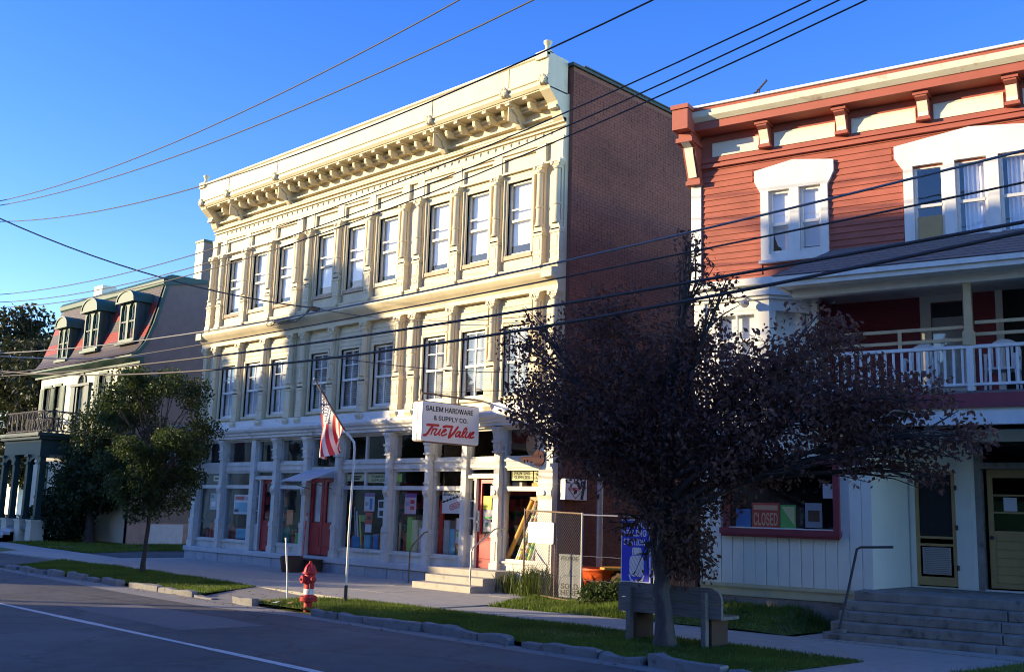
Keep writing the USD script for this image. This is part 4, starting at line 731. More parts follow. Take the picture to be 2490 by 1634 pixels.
obj('roof_curb', MB().poly(Polygon([(.7, 10.55), (.62, 10.62), (.6, 10.8), (.72, 10.95), (.95, 11.05), (2.6, 11.08), (2.6, 10.95)]), WX - .1, .1, 'x'), 'green_trim', mh)
obj('roof_trim', MB().poly(LineString([(-.4, 7.5), (-.15, 7.68), (.12, 8.07), (.42, 8.92), (.62, 9.72), (.82, 10.6)]).buffer(.07), -.12, .07, 'x'), 'green_trim', mh)
sl = [(-.44, 7.55), (-.18, 7.7), (.05, 8.03), (.36, 8.92), (.57, 9.75), (.78, 10.62)]
L = np.array(sl); seg = np.r_[0, np.cumsum(np.linalg.norm(np.diff(L, axis=0), axis=1))]
mr = grp('mansard_roof', mh); nr = 26
for k in range(nr):
    s0, s1 = seg[-1] * k / nr, seg[-1] * (k + 1) / nr; f = lambda s: (np.interp(s, seg, L[:, 0]), np.interp(s, seg, L[:, 1])); (ya, za), (yb, zb) = f(s0), f(s1); zc = (za + zb) / 2
    red = 8.3 < zc < 8.88 or 9.29 < zc < 9.8
    m = MB(); w = .3; x = WX - .05
    while x < -.06: m.quad((x, ya - .02, za), (min(x + w, -.05) - .01, ya - .02, za), (min(x + w, -.05) - .01, yb - .005, zb), (x, yb - .005, zb)); x += w
    m.v = [v_ + np.array([0, -.06, .01]) for v_ in m.v]; obj('slate_course', m, 'slate_red' if red else 'slate_grey', mr)
obj('roof_backing', MB().poly(LineString([(a_ + .03, b_) for a_, b_ in sl]).buffer(.02), WX, -.05, 'x'), 'roof_dark', mh); obj('roof', MB().box(WX, 0, .9, 9, 10.9, 11.0), 'roof_dark', mh)
def dormer(xc, w, z0, z1, zp):
    d = grp('dormer', mh); yf = -.12; h = w / 2
    pg = R(xc - h, xc + h, z0, z1)
    for sx in (-.25, .25): pg = pg.difference(arch(xc + sx * w, z0 + .12, z1 - .12, w * .36))
    obj('dormer_front', MB().poly(pg, yf, yf + .12), 'green_trim', d)
    obj('dormer_cheek', MB().box(xc - h, xc - h + .06, yf + .12, 1.2, z0, z1), 'dark_green', d); obj('dormer_cheek', MB().box(xc + h - .06, xc + h, yf + .12, 1.2, z0, z1), 'dark_green', d)
    t = np.linspace(0, math.pi, 14); hood = Polygon([(xc - (h + .09) * math.cos(a), z1 + (zp - z1) * math.sin(a)) for a in t] + [(xc + h + .12, z1 - .10), (xc - h - .12, z1 - .10)])
    obj('dormer_hood', MB().poly(hood, yf - .16, 1.4), 'green_trim', d); obj('hood_moulding', MB().poly(hood.difference(hood.buffer(-.07)), yf - .20, yf - .16), 'green_trim', d)
    for sx in (-.25, .25):
        wn = grp('dormer_window', d) if False else d
        obj('pane', MB().quad((xc + sx * w - .18 * w, yf + .08, z0 + .12), (xc + sx * w + .18 * w, yf + .08, z0 + .12), (xc + sx * w + .18 * w, yf + .08, z1 - .1), (xc + sx * w - .18 * w, yf + .08, z1 - .1)), 'glass', d)
        obj('sash_bar', MB().box(xc + sx * w - .18 * w, xc + sx * w + .18 * w, yf + .03, yf + .07, (z0 + z1) / 2 - .03, (z0 + z1) / 2 + .03).box(xc + sx * w - .012, xc + sx * w + .012, yf + .03, yf + .07, z0 + .12, z1 - .15), 'green_trim', d)
    obj('dormer_sill', MB().box(xc - h - .08, xc + h + .08, yf - .1, yf + .05, z0 - .1, z0), 'green_trim', d); obj('dormer_back', MB().box(xc - h, xc + h, .3, .32, z0, z1), 'interior', d)
dormer(-1.35, 1.4, 8.2, 9.93, 10.36); dormer(-4.75, 1.45, 8.15, 9.93, 10.45); dormer(-7.6, 1.12, 7.95, 9.5, 9.95)
for x, a, b, w in W2:
    o = grp('window', mh); obj('frame', MB().box(x - w / 2 - .08, x - w / 2, -.05, .1, a, b).box(x + w / 2, x + w / 2 + .08, -.05, .1, a, b).box(x - w / 2 - .08, x + w / 2 + .08, -.06, .1, b, b + .12).box(x - w / 2 - .08, x + w / 2 + .08, -.08, .1, a - .1, a).box(x - w / 2, x + w / 2, .04, .1, (a + b) / 2 - .03, (a + b) / 2 + .03).box(x - .015, x + .015, .05, .09, a, b), 'green_trim', o)
    obj('pane', MB().quad((x - w / 2, .08, a), (x + w / 2, .08, a), (x + w / 2, .08, b), (x - w / 2, .08, b)), 'glass', o); obj('curtain', MB().box(x - w / 2, x + w / 2, .3, .31, a, b), 'curtain', o)
    for sx in (-1, 1):
        s0 = x + sx * (w / 2 + .1); s1 = s0 + sx * .36; m = MB().box(s0, s1, -.05, .0, a, b)
        for k in range(22): m.box(s0 + sx * .04, s1 - sx * .04, -.065, -.05, a + .06 + k * (b - a - .1) / 22, a + .06 + (k + .55) * (b - a - .1) / 22)
        obj('shutter', m, 'shutter_green', o)
o = grp('balcony_door', mh); obj('pane', MB().poly(arch(-5.4, 4.5, 7.1, .62), .1, .11), 'glass', o); obj('frame', MB().poly(arch(-5.4, 4.4, 7.22, .86).difference(arch(-5.4, 4.5, 7.1, .62)), -.06, .05).box(-6.3, -5.9, -.1, 0, 4.5, 6.62).box(-4.9, -4.5, -.1, 0, 4.5, 6.62).box(-6.4, -4.4, -.14, 0, 6.62, 6.74).box(-5.42, -5.38, .05, .1, 4.5, 7.0), 'dark_green', o)
for x in (-8.6, -2.2): o = grp('window', mh); obj('pane', MB().quad((x - .4, .1, 1.3), (x + .4, .1, 1.3), (x + .4, .1, 3.3), (x - .4, .1, 3.3)), 'glass', o); obj('frame', MB().box(x - .46, x - .4, -.04, .1, 1.2, 3.4).box(x + .4, x + .46, -.04, .1, 1.2, 3.4).box(x - .4, x + .4, -.04, .1, 3.3, 3.4), 'green_trim', o)
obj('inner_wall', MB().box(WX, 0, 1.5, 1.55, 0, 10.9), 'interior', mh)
# porch with iron balcony (local: house front y = 0, porch front y = -2.3)
pc = grp('porch_roof', mh); PX0, PX1, PY = -6.9, -3.1, -2.4
obj('porch_cornice', MB().box(PX0 - .25, PX1 + .25, PY - .25, 0, 4.22, 4.36).box(PX0 - .15, PX1 + .15, PY - .15, 0, 4.1, 4.22).box(PX0, PX1, PY, 0, 3.5, 4.1), 'dark_green', pc); obj('porch_deck', MB().box(PX0 - .1, PX1 + .1, PY - .1, 0, .5, .62), 'old_concrete', pc)
for x in (PX0, PX0 + 1.2, PX1 - 1.2, PX1):
    o = grp('porch_column', mh); obj('pier', MB().box(x - .26, x + .26, PY - .16, PY + .36, -.05, .9).box(x - .3, x + .3, PY - .2, PY + .4, .82, .9), 'house_cream', o)
    obj('column', MB().box(x - .11, x + .11, PY, PY + .22, .9, 3.5).box(x - .16, x + .16, PY - .05, PY + .27, .9, 1.05).box(x - .16, x + .16, PY - .05, PY + .27, 3.1, 3.2).box(x - .18, x + .18, PY - .07, PY + .29, 3.4, 3.5), 'dark_green', o)
for a, b in ((PX0, PX0 + 1.2), (PX1 - 1.2, PX1)): obj('porch_arch', MB().poly(R(a, b, 3.0, 3.5).difference(Point((a + b) / 2, 2.85).buffer(.48, 12)), PY + .02, PY + .14), 'dark_green', mh)
ir = grp('iron_railing', mh)
def iron(x0, y0, x1, y1):
    n = max(1, int(math.hypot(x1 - x0, y1 - y0) / .5)); P = lambda t, z: (x0 + (x1 - x0) * t, y0 + (y1 - y0) * t, z)
    obj('rail', MB().tube([P(0, 5.25), P(1, 5.25)], .03, 6).tube([P(0, 4.45), P(1, 4.45)], .025, 6), 'wire_black', ir)
    for k in range(n):
        a, b = k / n, (k + 1) / n; c = (a + b) / 2
        obj('scroll', MB().tube([P(c + (b - a) * .48 * math.sin(t), 4.85 + .38 * math.cos(t)) for t in np.linspace(0, 2 * math.pi, 17)], .018, 5, False).tube([P(a, 4.45), P(a, 5.25)], .02, 5).tube([P(a, 4.6), P(c, 5.2), P(b, 4.6)], .014, 5), 'wire_black', ir)
iron(PX0, PY, PX1, PY); iron(PX1, PY, PX1, 0); iron(PX0, PY, PX0, 0); iron(WX + .2, -.5, PX0, -.5); iron(PX1, -.5, -.2, -.5)
obj('balcony_slab', MB().box(WX + .1, PX0, -.6, 0, 4.2, 4.4), 'dark_green', mh); obj('balcony_slab', MB().box(PX1, -.1, -.6, 0, 4.2, 4.4), 'dark_green', mh)
for k in range(4): obj('porch_step', MB().box(-5.5, -4.5, PY - .3 - k * .28, PY - .02, 0, .5 - k * .12), 'pale_stone', mh)
fw_ = thing('far_white_house', 'white gabled house far away at the left edge', 'house', (-62, 10, 0))
obj('wall', MB().box(-6, 6, 0, 8, 0, 4.2), 'white_trim', fw_); obj('roof', MB().poly(Polygon([(-.4, 4.1), (8.4, 4.1), (4, 6.6)]), -6.3, 6.3, 'x'), 'roof_dark', fw_)
for x in (-3, 0, 3): obj('window', MB().box(x - .5, x + .5, -.03, 0, 1.4, 2.9), 'interior', fw_)
# ---------------------------------------------------------------- lettering
def text(s, h, T, depth=.004, bold=True, width=None, shear=0.0):
    """Letters laid with T = (origin, right, up): text runs along right, its face looks along right x up."""
    m = meshkit.text_mesh(s, h, depth, bold); v = np.array(m.vertices); w = v[:, 0].max() - v[:, 0].min(); v[:, 0] -= v[:, 0].min()
    if width: v[:, 0] *= width / w; w = width
    v[:, 0] += shear * v[:, 1]; o, r, u = (np.array(a, float) for a in T); n = np.cross(r, u)
    return MB().add(o + v[:, :1] * r + v[:, 1:2] * u + v[:, 2:3] * n, m.faces), w
def flat(pg, T, depth=.004):
    m = MB().poly(pg, 0, depth, 'z'); v, f = m.arr(); o, r, u = (np.array(a, float) for a in T); n = np.cross(r, u); return MB().add(o + v[:, :1] * r + v[:, 1:2] * u + v[:, 2:3] * n, f)
# big projecting sign: two thin boxes back to back, its lettered face looks right along the street
sg = thing('projecting_sign', 'large pale projecting sign box with black and red lettering above the shop door', 'sign', (-2.3, -1.98, 3.2))
def rbox(x0, x1, y0, y1, z0, z1, r=.05):
    m = MB().poly(R(y0 + r, y1 - r, z0 + r, z1 - r).buffer(r, 6), x0, x1, 'x'); return m
for x0, x1, m_ in ((-.15, -.015, 'sign_box'), (.015, .15, 'sign_box')):
    obj(m_, rbox(x0, x1, 0, 1.72, .0, .86), 'sign_edge', sg, smooth=30)
obj('sign_face', rbox(.15, .155, .03, 1.69, .03, .83), 'sign_white', sg); obj('sign_trim', MB().box(-.12, .15, .02, 1.70, .86, .875), 'rust_metal', sg); obj('sign_trim', MB().box(-.12, .15, .02, 1.70, -.015, .0), 'rust_metal', sg)
Tx = lambda y, z: ((.155, y, z), (0, 1, 0), (0, 0, 1))
m, w = text('SALEM HARDWARE', .105, Tx(.10, .665), .004, True, 1.42); obj('lettering', m, 'ink_black', sg)
m, w = text('& SUPPLY CO.', .095, Tx(.34, .475), .004, True, 1.02); obj('lettering', m, 'ink_black', sg)
def q_(x, y): u = (x - 325) / 1500.0; t = 195 + 225 * u; b = 1240 + 180 * u; return (.03 + 1.66 * u, .83 - .80 * (y - t) / (b - t))
ST = [[(440, 835), (735, 858)], [(600, 850), (520, 965), (455, 1080), (405, 1128), (365, 1125)], [(600, 950), (548, 1105)], [(575, 1010), (625, 955), (665, 952)], [(700, 965), (632, 1085), (645, 1128), (690, 1120), (745, 1060), (795, 975), (745, 1105), (775, 1135)],
      [(830, 1068), (905, 1040), (950, 1000), (925, 970), (875, 1000), (815, 1095), (840, 1148), (895, 1142), (960, 1105)], [(870, 905), (940, 885), (1110, 908)], [(1105, 905), (1055, 1080), (1020, 1200)], [(1020, 1205), (1060, 1190), (1160, 1070), (1260, 920)],
      [(1335, 1055), (1275, 1050), (1205, 1130), (1212, 1190), (1265, 1178), (1340, 1060), (1300, 1185), (1330, 1208)], [(1330, 1208), (1425, 1115), (1510, 985), (1490, 945), (1440, 985), (1388, 1130), (1392, 1205), (1440, 1205)],
      [(1525, 1060), (1470, 1175), (1490, 1222), (1545, 1205), (1615, 1080), (1560, 1200), (1590, 1235)], [(1620, 1170), (1695, 1120), (1712, 1080), (1670, 1080), (1612, 1180), (1630, 1238), (1710, 1215)]]
pg = unary_union([LineString([q_(*p) for p in s]).buffer(.028 if i in (0, 1, 6, 7, 8) else .019, 5) for i, s in enumerate(ST)])
obj('script_lettering', flat(pg, ((.155, 0, 0), (0, 1, 0), (0, 0, 1))), 'ink_red', sg)
obj('hanger', MB().tube([(0, .1, .86), (0, .1, 1.05), (0, 1.98, 1.05)], .02, 6).tube([(0, .05, 1.02), (0, .05, 1.12), (.05, .1, 1.12)], .012, 5).tube([(0, 1.2, .86), (0, 1.2, 1.05)], .015, 6).tube([(.0, .1, 1.05), (.8, 1.98, 1.25)], .006, 5).tube([(.0, .1, 1.05), (-.8, 1.98, 1.25)], .006, 5), 'rust_metal', sg)
# left projecting sign, half hidden by the young tree
s2 = thing('projecting_sign', 'faded grey projecting sign with a red band near the left corner, half behind leaves', 'sign', (-14.85, -1.15, 2.85))
obj('sign_box', rbox(-.1, .1, 0, 1.05, 0, 1.25, .03), 'sign_grey', s2); obj('red_band', MB().box(.1, .104, .1, .95, .78, .92), 'ink_red', s2); obj('dark_mark', MB().box(.1, .104, .55, .64, .45, .6).box(.1, .104, .7, .86, .45, .6).box(.1, .104, .5, .82, .2, .27), 'ink_blue', s2); obj('hanger', MB().tube([(0, .05, 1.25), (0, .1, 1.32), (0, 1.15, 1.32)], .015, 6), 'rust_metal', s2)
# diamond sign flat on the brick side wall, just behind its front corner
s3 = thing('wall_sign', 'white square sign with a diamond outline, on the brick side wall', 'sign', (.11, .05, 2.03))
obj('sign_box', MB().box(.01, .14, .04, .70, 0, .44), 'sign_white', s3); obj('sign_end', MB().box(.0, .13, .0, .035, .0, .44), 'sign_edge', s3); obj('bracket', MB().box(-.005, .01, .1, .6, .1, .34), 'rust_metal', s3)
D3 = ((.14, .04, 0), (0, 1, 0), (0, 0, 1)); dm = Polygon([(.04, .23), (.29, .42), (.54, .22), (.29, .02)]); obj('diamond', flat(dm.difference(dm.buffer(-.013)), D3), 'ink_black', s3)
m, w = text('HOMGAS', .07, ((.14, .12, .19), (0, 1, 0), (0, 0, 1)), .004, True, .36); obj('lettering', m, 'ink_red', s3)
obj('bar', flat(Polygon([(.46, .03), (.52, .02), (.59, .3), (.60, .4), (.57, .41), (.55, .32)]).buffer(.012), D3, .006), 'ink_black', s3)
# key shaped hanging sign
ks = thing('key_sign', 'dark red key shaped sign hanging over the right shop window', 'sign', (-.55, -.5, 2.74))
kp = unary_union([Point(.52, .13).buffer(.17, 12), R(.0, .45, .1, .17), R(.05, .1, .05, .12), R(.15, .19, .06, .12), R(.24, .3, .04, .12), Point(.36, .13).buffer(.07, 8)]).difference(Point(.6, .16).buffer(.035, 8))
obj('key', MB().poly(kp, -.02, .02), 'key_maroon', ks); obj('hanger', MB().tube([(.5, 0, .28), (.5, 0, .85), (.5, .5, .95)], .012, 6), 'wire_black', ks)

# ---------------------------------------------------------------- chain link gate and the signs on it
fa, fb = np.array([-.05, -.86]), np.array([1.78, -1.18]); fd = (fb - fa) / np.linalg.norm(fb - fa); FL = np.linalg.norm(fb - fa)
fn = thing('chain_link_gate', 'rusty chain link gate between the store corner and the yard', 'gate', (fa[0], fa[1], .04), math.degrees(math.atan2(fd[1], fd[0])))
obj('gate_frame', MB().tube([(0, 0, .0), (0, 0, 1.78)], .022, 8), 'rust_metal', fn); obj('gate_frame', MB().tube([(FL, 0, -.05), (FL, 0, 1.72)], .022, 8), 'galv_metal', fn); obj('gate_frame', MB().tube([(0, 0, 1.74), (FL, 0, 1.70)], .017, 8), 'rust_metal', fn); obj('gate_frame', MB().tube([(0, 0, .08), (FL, 0, .03)], .017, 8), 'rust_metal', fn); obj('gate_frame', MB().tube([(1.0, .02, .0), (1.0, .02, 1.72)], .017, 8), 'rust_metal', fn)
mm = MB(); H = 1.66; s = .068
k = -H
while k < FL:
    for d in (1, -1):
        x0, x1 = max(k, 0), min(k + H, FL)
        if x1 - x0 < .05: continue
        z0, z1 = x0 - k, x1 - k
        if d < 0: z0, z1 = H - z0, H - z1
        mm.tube([(x0, .004 * d, .06 + z0), (x1, .004 * d, .06 + z1)], .003, 3, False)
    k += s
obj('wire_mesh', mm, 'chain_metal', fn)
tag(obj('blank_sign', MB().poly(sbox(.0, 0, .84, .42).buffer(-.03).buffer(.03, 6), -.012, .0), 'sign_white'), 'blank white rectangular sign hung on the chain link gate', 'sign')
g_ = UsdGeom.Xformable(stage.GetPrimAtPath('/World/blank_sign')); g_.AddTranslateOp().Set(Gf.Vec3d(.13, -.93, 1.13)); g_.AddRotateZOp().Set(math.degrees(math.atan2(fd[1], fd[0])))
fp = thing('fence', 'low wire fence behind the bushes, running right from the gate', 'fence', (1.78, -1.18, .04)); obj('top_rail', MB().tube([(0, 0, 1.68), (2.6, .5, 1.66)], .014, 6), 'galv_metal', fp)
for x in (1.3, 2.6): obj('post', MB().tube([(x, .19 * x, 0), (x, .19 * x, 1.68)], .018, 6), 'galv_metal', fp)
obj('strand', MB().tube([(0, 0, .9), (2.6, .5, .9)], .004, 4).tube([(0, 0, .45), (2.6, .5, .45)], .004, 4), 'galv_metal', fp)
def board_sign(name, label, loc, rot, w, h, m, tilt=0):
    t = thing(name, label, 'sign', loc, rot); obj('board', MB().cbox(0, w, 0, .025, 0, h, .004), m, t); return t
bs_ = board_sign('board_sign', 'grey board sign reading sold here, standing behind the gate', (.86, -.80, .10), 4, .56, .84, 'sign_grey')
for tx, hh, x, z, wd in (('PROPANE', .075, .06, .72, .43), ('SOLD', .10, .06, .17, .42), ('HERE', .10, .06, .045, .42)): m, w = text(tx, hh, ((x, 0, z), (1, 0, 0), (0, 0, 1)), .004, True, wd); obj('lettering', m, 'ink_black', bs_)
obj('faded_mark', MB().box(.12, .42, -.003, 0, .415, .43).poly(Polygon([(.24, .44), (.27, .44), (.32, .54), (.28, .53)]), -.003, 0), 'p_navy', bs_)
bl = board_sign('board_sign', 'tall blue board sign reading station with a white gas bottle emblem', (3.72, -2.42, .62), 6, .58, 1.05, 'sign_blue')
obj('border', MB().poly(R(.0, .58, 0, 1.05).difference(R(.018, .555, .02, 1.03)), -.004, 0), 'paper_white', bl)
for tx, x, z, wd in (('PROPANE', .05, .90, .47), ('FILLING', .05, .77, .45), ('STATION', .05, .62, .42)): m, w = text(tx, .10, ((x, 0, z), (1, 0, 0), (0, 0, 1)), .004, True, wd); obj('lettering', m, 'paper_white', bl)
tank = unary_union([R(.17, .45, .1, .46).buffer(-.1).buffer(.1, 8), R(.22, .40, .44, .58).buffer(-.03).buffer(.03, 6), LineString([(.17, .12), (.2, .04), (.24, .03)]).buffer(.015), LineString([(.45, .12), (.42, .04), (.38, .03)]).buffer(.015), Point(.31, .035).buffer(.02)])
tank = tank.difference(unary_union([LineString([(.1 + .07 * k, .5), (.4 + .07 * k, .02)]).buffer(.004) for k in range(-2, 5)])).difference(R(.24, .25, .45, .55)).difference(R(.37, .38, .45, .55)).difference(LineString([(.22, .45), (.41, .45)]).buffer(.006))
obj('emblem', MB().poly(tank, -.004, 0), 'paper_white', bl); obj('post', MB().box(.62, .68, .02, .06, -.55, 1.05).box(.5, .68, .03, .05, .9, .94).box(.5, .68, .03, .05, .1, .14).box(.02, .07, .025, .07, -.55, .4), 'plastic_white', bl)
# orange tub and the yard clutter
ot = thing('orange_tub', 'bright orange plastic tub lying in the sunny yard behind the gate', 'tub', (1.05, .35, .05))
obj('tub', MB().lathe([(0, .02), (.3, .02), (.44, .5), (.52, .56), (.52, .60), (.46, .60), (.28, .1), (0, .1)], (0, 0, 0), 18), 'orange_plastic', ot, smooth=40); obj('lid', MB().poly(Point(.55, -.05).buffer(.45, 16), .60, .64, 'z'), 'p_amber', ot); obj('stand', MB().box(.35, .8, -.2, .2, 0, .6), 'wood_brown', ot)
tag(obj('downpipe', MB().tube([(.62, .75, -.0), (.62, .75, 3.6)], .07, 10), 'galv_metal', smooth=50), 'grey upright pipe in front of the brick side wall', 'pipe')
ys = thing('yard_stairs', 'wooden outside stair in the alley behind the foliage', 'stairs', (2.3, 4.5, .05))
for k in range(9): obj('tread', MB().box(0, 1.0, k * .27, k * .27 + .28, .2 + k * .2, .24 + k * .2), 'new_lumber', ys)
obj('stringer', MB().poly(Polygon([(0, 0), (.25, 0), (2.6, 1.85), (2.6, 2.1), (2.3, 2.0)]), -.04, .0, 'x').poly(Polygon([(0, 0), (.25, 0), (2.6, 1.85), (2.6, 2.1), (2.3, 2.0)]), 1.0, 1.04, 'x'), 'weathered_wood', ys)

# ---------------------------------------------------------------- hydrant, stakes, flagpole, flag
hy = thing('fire_hydrant', 'red fire hydrant with a white band on the grass verge', 'fire hydrant', (.24, -6.33, .05), -14)
UsdGeom.Xformable(hy).AddScaleOp().Set(Gf.Vec3f(.84, .84, .82))
obj('standpipe', MB().lathe([(.088, -.05), (.085, .14), (.1, .15)], n=18), 'hydrant_red', hy, smooth=40)
obj('flange', MB().lathe([(.0, .15), (.165, .15), (.17, .16), (.17, .195), (.16, .2), (.17, .205), (.17, .235), (.12, .245), (.1, .27)], n=20), 'hydrant_red', hy, smooth=35)
for k in range(8): t = k * math.pi / 4; obj('bolt', MB().lathe([(0, .13), (.018, .13), (.018, .255), (0, .255)], (.14 * math.cos(t), .14 * math.sin(t), 0), 6), 'hydrant_red', hy)
obj('barrel', MB().lathe([(.1, .26), (.098, .5), (.112, .52), (.118, .60), (.112, .66), (.1, .68), (.095, .69)], n=20), 'hydrant_red', hy, smooth=40); obj('white_band', MB().lathe([(.1012, .285), (.1005, .395)], n=20), 'flag_white', hy, smooth=True)
obj('bonnet', MB().lathe([(.13, .685), (.145, .69), (.15, .705), (.145, .72), (.125, .73), (.12, .76), (.1, .82), (.065, .87), (.04, .885), (.04, .90), (.028, .905), (.028, .94), (0, .945)], n=20), 'hydrant_red', hy, smooth=40)
for k in range(6): t = k * math.pi / 3; obj('rib', MB().poly(Polygon([(.11, .73), (.135, .73), (.11, .82), (.07, .88), (.05, .88)]), -.008, .008, 'y').__class__().mesh(trimesh.Trimesh(*MB().poly(Polygon([(.11, .73), (.138, .73), (.112, .82), (.07, .885), (.05, .88)]), -.008, .008, 'y').arr(), process=False), trimesh.transformations.rotation_matrix(t, (0, 0, 1))), 'hydrant_red', hy)
for a, r_, l in ((-90, .085, .17), (-170, .062, .165), (10, .062, .165)):
    T = trimesh.transformations.rotation_matrix(math.radians(a), (0, 0, 1)); T[2, 3] = .58
    b = MB().lathe([(.0, .05), (r_ * .8, .05), (r_ * .8, .12), (r_, .125), (r_, l - .01), (r_ * .9, l), (.025, l), (.022, l + .035), (0, l + .035)], n=18, axis='x')
    obj('nozzle_cap', MB().mesh(trimesh.Trimesh(*b.arr(), process=False), T), 'hydrant_red', hy, smooth=35)
obj('chain', MB().tube([(-.13, -.06, .52), (-.14, -.06, .42), (-.12, -.06, .34), (-.1, -.05, .30)], .006, 5).tube([(.14, -.05, .5), (.15, -.05, .42), (.13, -.05, .36), (.1, -.05, .32)], .006, 5), 'chain_metal', hy)
tag(obj('stake', MB().tube([(-1.12, -5.82, .0), (-1.19, -5.82, .58), (-1.3, -5.82, 1.15)], .017, 8), 'pole_white', smooth=50), 'pale thin leaning wooden stake on the verge left of the hydrant', 'stake')
rod = thing('marker_rod', 'thin red and white marker rod standing at the double door step', 'marker rod', (-8.42, -.5, .36))
obj('rod', MB().tube([(0, 0, 0), (.04, 0, .78)], .016, 6), 'rod_red', rod); obj('rod_tip', MB().tube([(.04, 0, .78), (.055, 0, 1.0)], .022, 6).tube([(.075, 0, 1.12), (.08, 0, 1.2)], .026, 6), 'rod_red', rod); obj('white_sleeve', MB().tube([(.05, 0, .95), (.075, 0, 1.16)], .018, 6), 'pole_white', rod)
fpo = thing('flagpole', 'slender white bent metal flagpole on the verge', 'flagpole', (-.45, -5.05, .05))
pts = [(0, 0, .0), (.0, 0, 1.2), (.03, 0, 2.72), (.0, 0, 2.86), (-.16, 0, 2.98), (-.32, 0, 3.08)]
obj('pole', MB().tube(pts[:3] + pts[3:], .022, 8), 'pole_white', fpo, smooth=50); obj('upper_staff', MB().tube([(-.2, 0, 3.0), (-.36, 0, 3.14), (-1.36, 0, 4.1)], .017, 8), 'wood_brown', fpo, smooth=50); obj('finial', MB().lathe([(0, -.03), (.03, 0), (0, .03)], (-1.38, 0, 4.12), 8), 'pole_white', fpo); obj('socket', MB().tube([(.0, 0, -.03), (.0, 0, .30)], .033, 8), 'wire_black', fpo)
fl = thing('flag', 'limp red and white striped flag with a dark blue corner hanging from the bent pole', 'flag', (0, 0, 0))
def flagpt(s, t):
    h = np.array([-1.55, -5.05, 3.93]) * (1 - s) + np.array([-.83, -5.05, 3.16]) * s
    e = np.array([-1.32, -5.12, 2.60]) * (1 - s) + np.array([-.92, -4.98, 2.88]) * s
    p = h * (1 - t) + e * t; p[0] += (-.13 * math.sin(math.pi * t) * (1 - s) + .05 * math.sin(5 * s + 3 * t) * t); p[1] += .11 * math.sin(9 * s + 2.2 * t) * (.25 + t); p[2] -= .06 * math.sin(math.pi * s) * t; return p
NS, NT = 13, 14
def patch(s0, s1, t0, t1, n1, n2, off=0.0):
    v = [flagpt(s0 + (s1 - s0) * i / n1, t0 + (t1 - t0) * j / n2) + np.array([off * .7, -off, 0]) for i in range(n1 + 1) for j in range(n2 + 1)]; w = n2 + 1
    return MB().add(v, [(i * w + j, i * w + j + 1, (i + 1) * w + j + 1, (i + 1) * w + j) for i in range(n1) for j in range(n2)])
for k in range(13): obj('stripe', patch(k / 13, (k + 1) / 13, .33 if k < 7 else 0, 1, 3, 16), 'flag_red' if k % 2 == 0 else 'flag_white', fl, smooth=True)
obj('canton', patch(0, 7 / 13, 0, .33, 8, 6), 'flag_blue', fl, smooth=True)
st_ = MB()
for i in range(5):
    for j in range(6):
        c = flagpt((.5 + i) / 5 * 7 / 13, .02 + .3 * (j + .5) / 6) + np.array([.008, -.012, 0]); st_.add([c + np.array([.017 * math.cos(a), 0, .017 * math.sin(a)]) for a in np.linspace(0, 2 * np.pi, 6)[:5]], [(0, 1, 2), (0, 2, 3), (0, 3, 4)])
obj('stars', st_, 'flag_white', fl)
# bench seen from behind
bn = thing('bench', 'weathered grey wooden bench seen from behind, under the dark tree', 'bench', (6.55, -4.95, .06), 3)
for k, (z0, z1) in enumerate(((.37, .555), (.565, .76))):
    pg = R(-.82, .80, z0, z1)
    if k == 1: pg = pg.difference(sbox(.62, .70, .9, .9)) ; pg = Polygon([(-.82, z0), (.80, z0), (.80, .64), (.76, .71), (.66, z1), (-.76, z1), (-.82, z1 - .03)])
    obj('back_plank', MB().poly(pg, -.02, .03), 'weathered_wood', bn)
for x in (-.60, .58): obj('leg', MB().box(x - .04, x + .04, -.08, -.02, -.03, .70).box(x - .04, x + .04, .03, .42, -.03, .38).box(x - .02, x + .25, .12, .34, -.03, .36) if False else MB().box(x - .035, x + .035, -.1, -.02, -.03, .70), 'weathered_wood', bn); obj('side_panel', MB().box(x - .03, x + .05, .03, .44, -.03, .36), 'wood_brown', bn)
for k in range(3): obj('seat_plank', MB().box(-.8, .78, .05 + k * .145, .185 + k * .145, .36, .40), 'weathered_wood', bn)
for i, (x, y) in enumerate(((-1.05, -6.35), (-.75, -6.4), (-.55, -6.25), (-.9, -6.2))): tag(obj('litter', MB().add([(x, y, .075), (x + .16, y + .03, .08), (x + .12, y + .1, .11), (x - .02, y + .07, .08), (x + .2, y - .03, .10)], [(0, 1, 2), (0, 2, 3), (1, 4, 2)]), ['leaf_litter', 'plastic_white', 'p_tan', 'rust_metal'][i]), ['dry brown leaf scrap at the kerb end left of the hydrant', 'bent white scrap lying in the gutter left of the hydrant', 'tan scrap beside the hydrant on the grass', 'rusty orange scrap on the grass left of the hydrant'][i], 'litter')
lf = MB()
for k in range(420):
    x, y = rng.uniform(-14, 9), rng.uniform(-6.5, -4.3)
    if k % 5 == 0: y = rng.uniform(-7.0, -6.62)
    z = .07 if y > -6.55 else .012; a = rng.uniform(0, 6.28); r_ = rng.uniform(.02, .04); lf.add([(x - r_ * math.cos(a), y - r_ * math.sin(a), z), (x + r_ * .4 * math.sin(a), y - r_ * .4 * math.cos(a), z + .01), (x + r_ * math.cos(a), y + r_ * math.sin(a), z), (x - r_ * .4 * math.sin(a), y + r_ * .4 * math.cos(a), z + .012)], [(0, 1, 2), (0, 2, 3)])
tag(obj('fallen_leaves', lf, 'leaf_litter'), 'scattered dry fallen leaves on the verge and in the gutter', 'fallen leaves', kind='stuff')

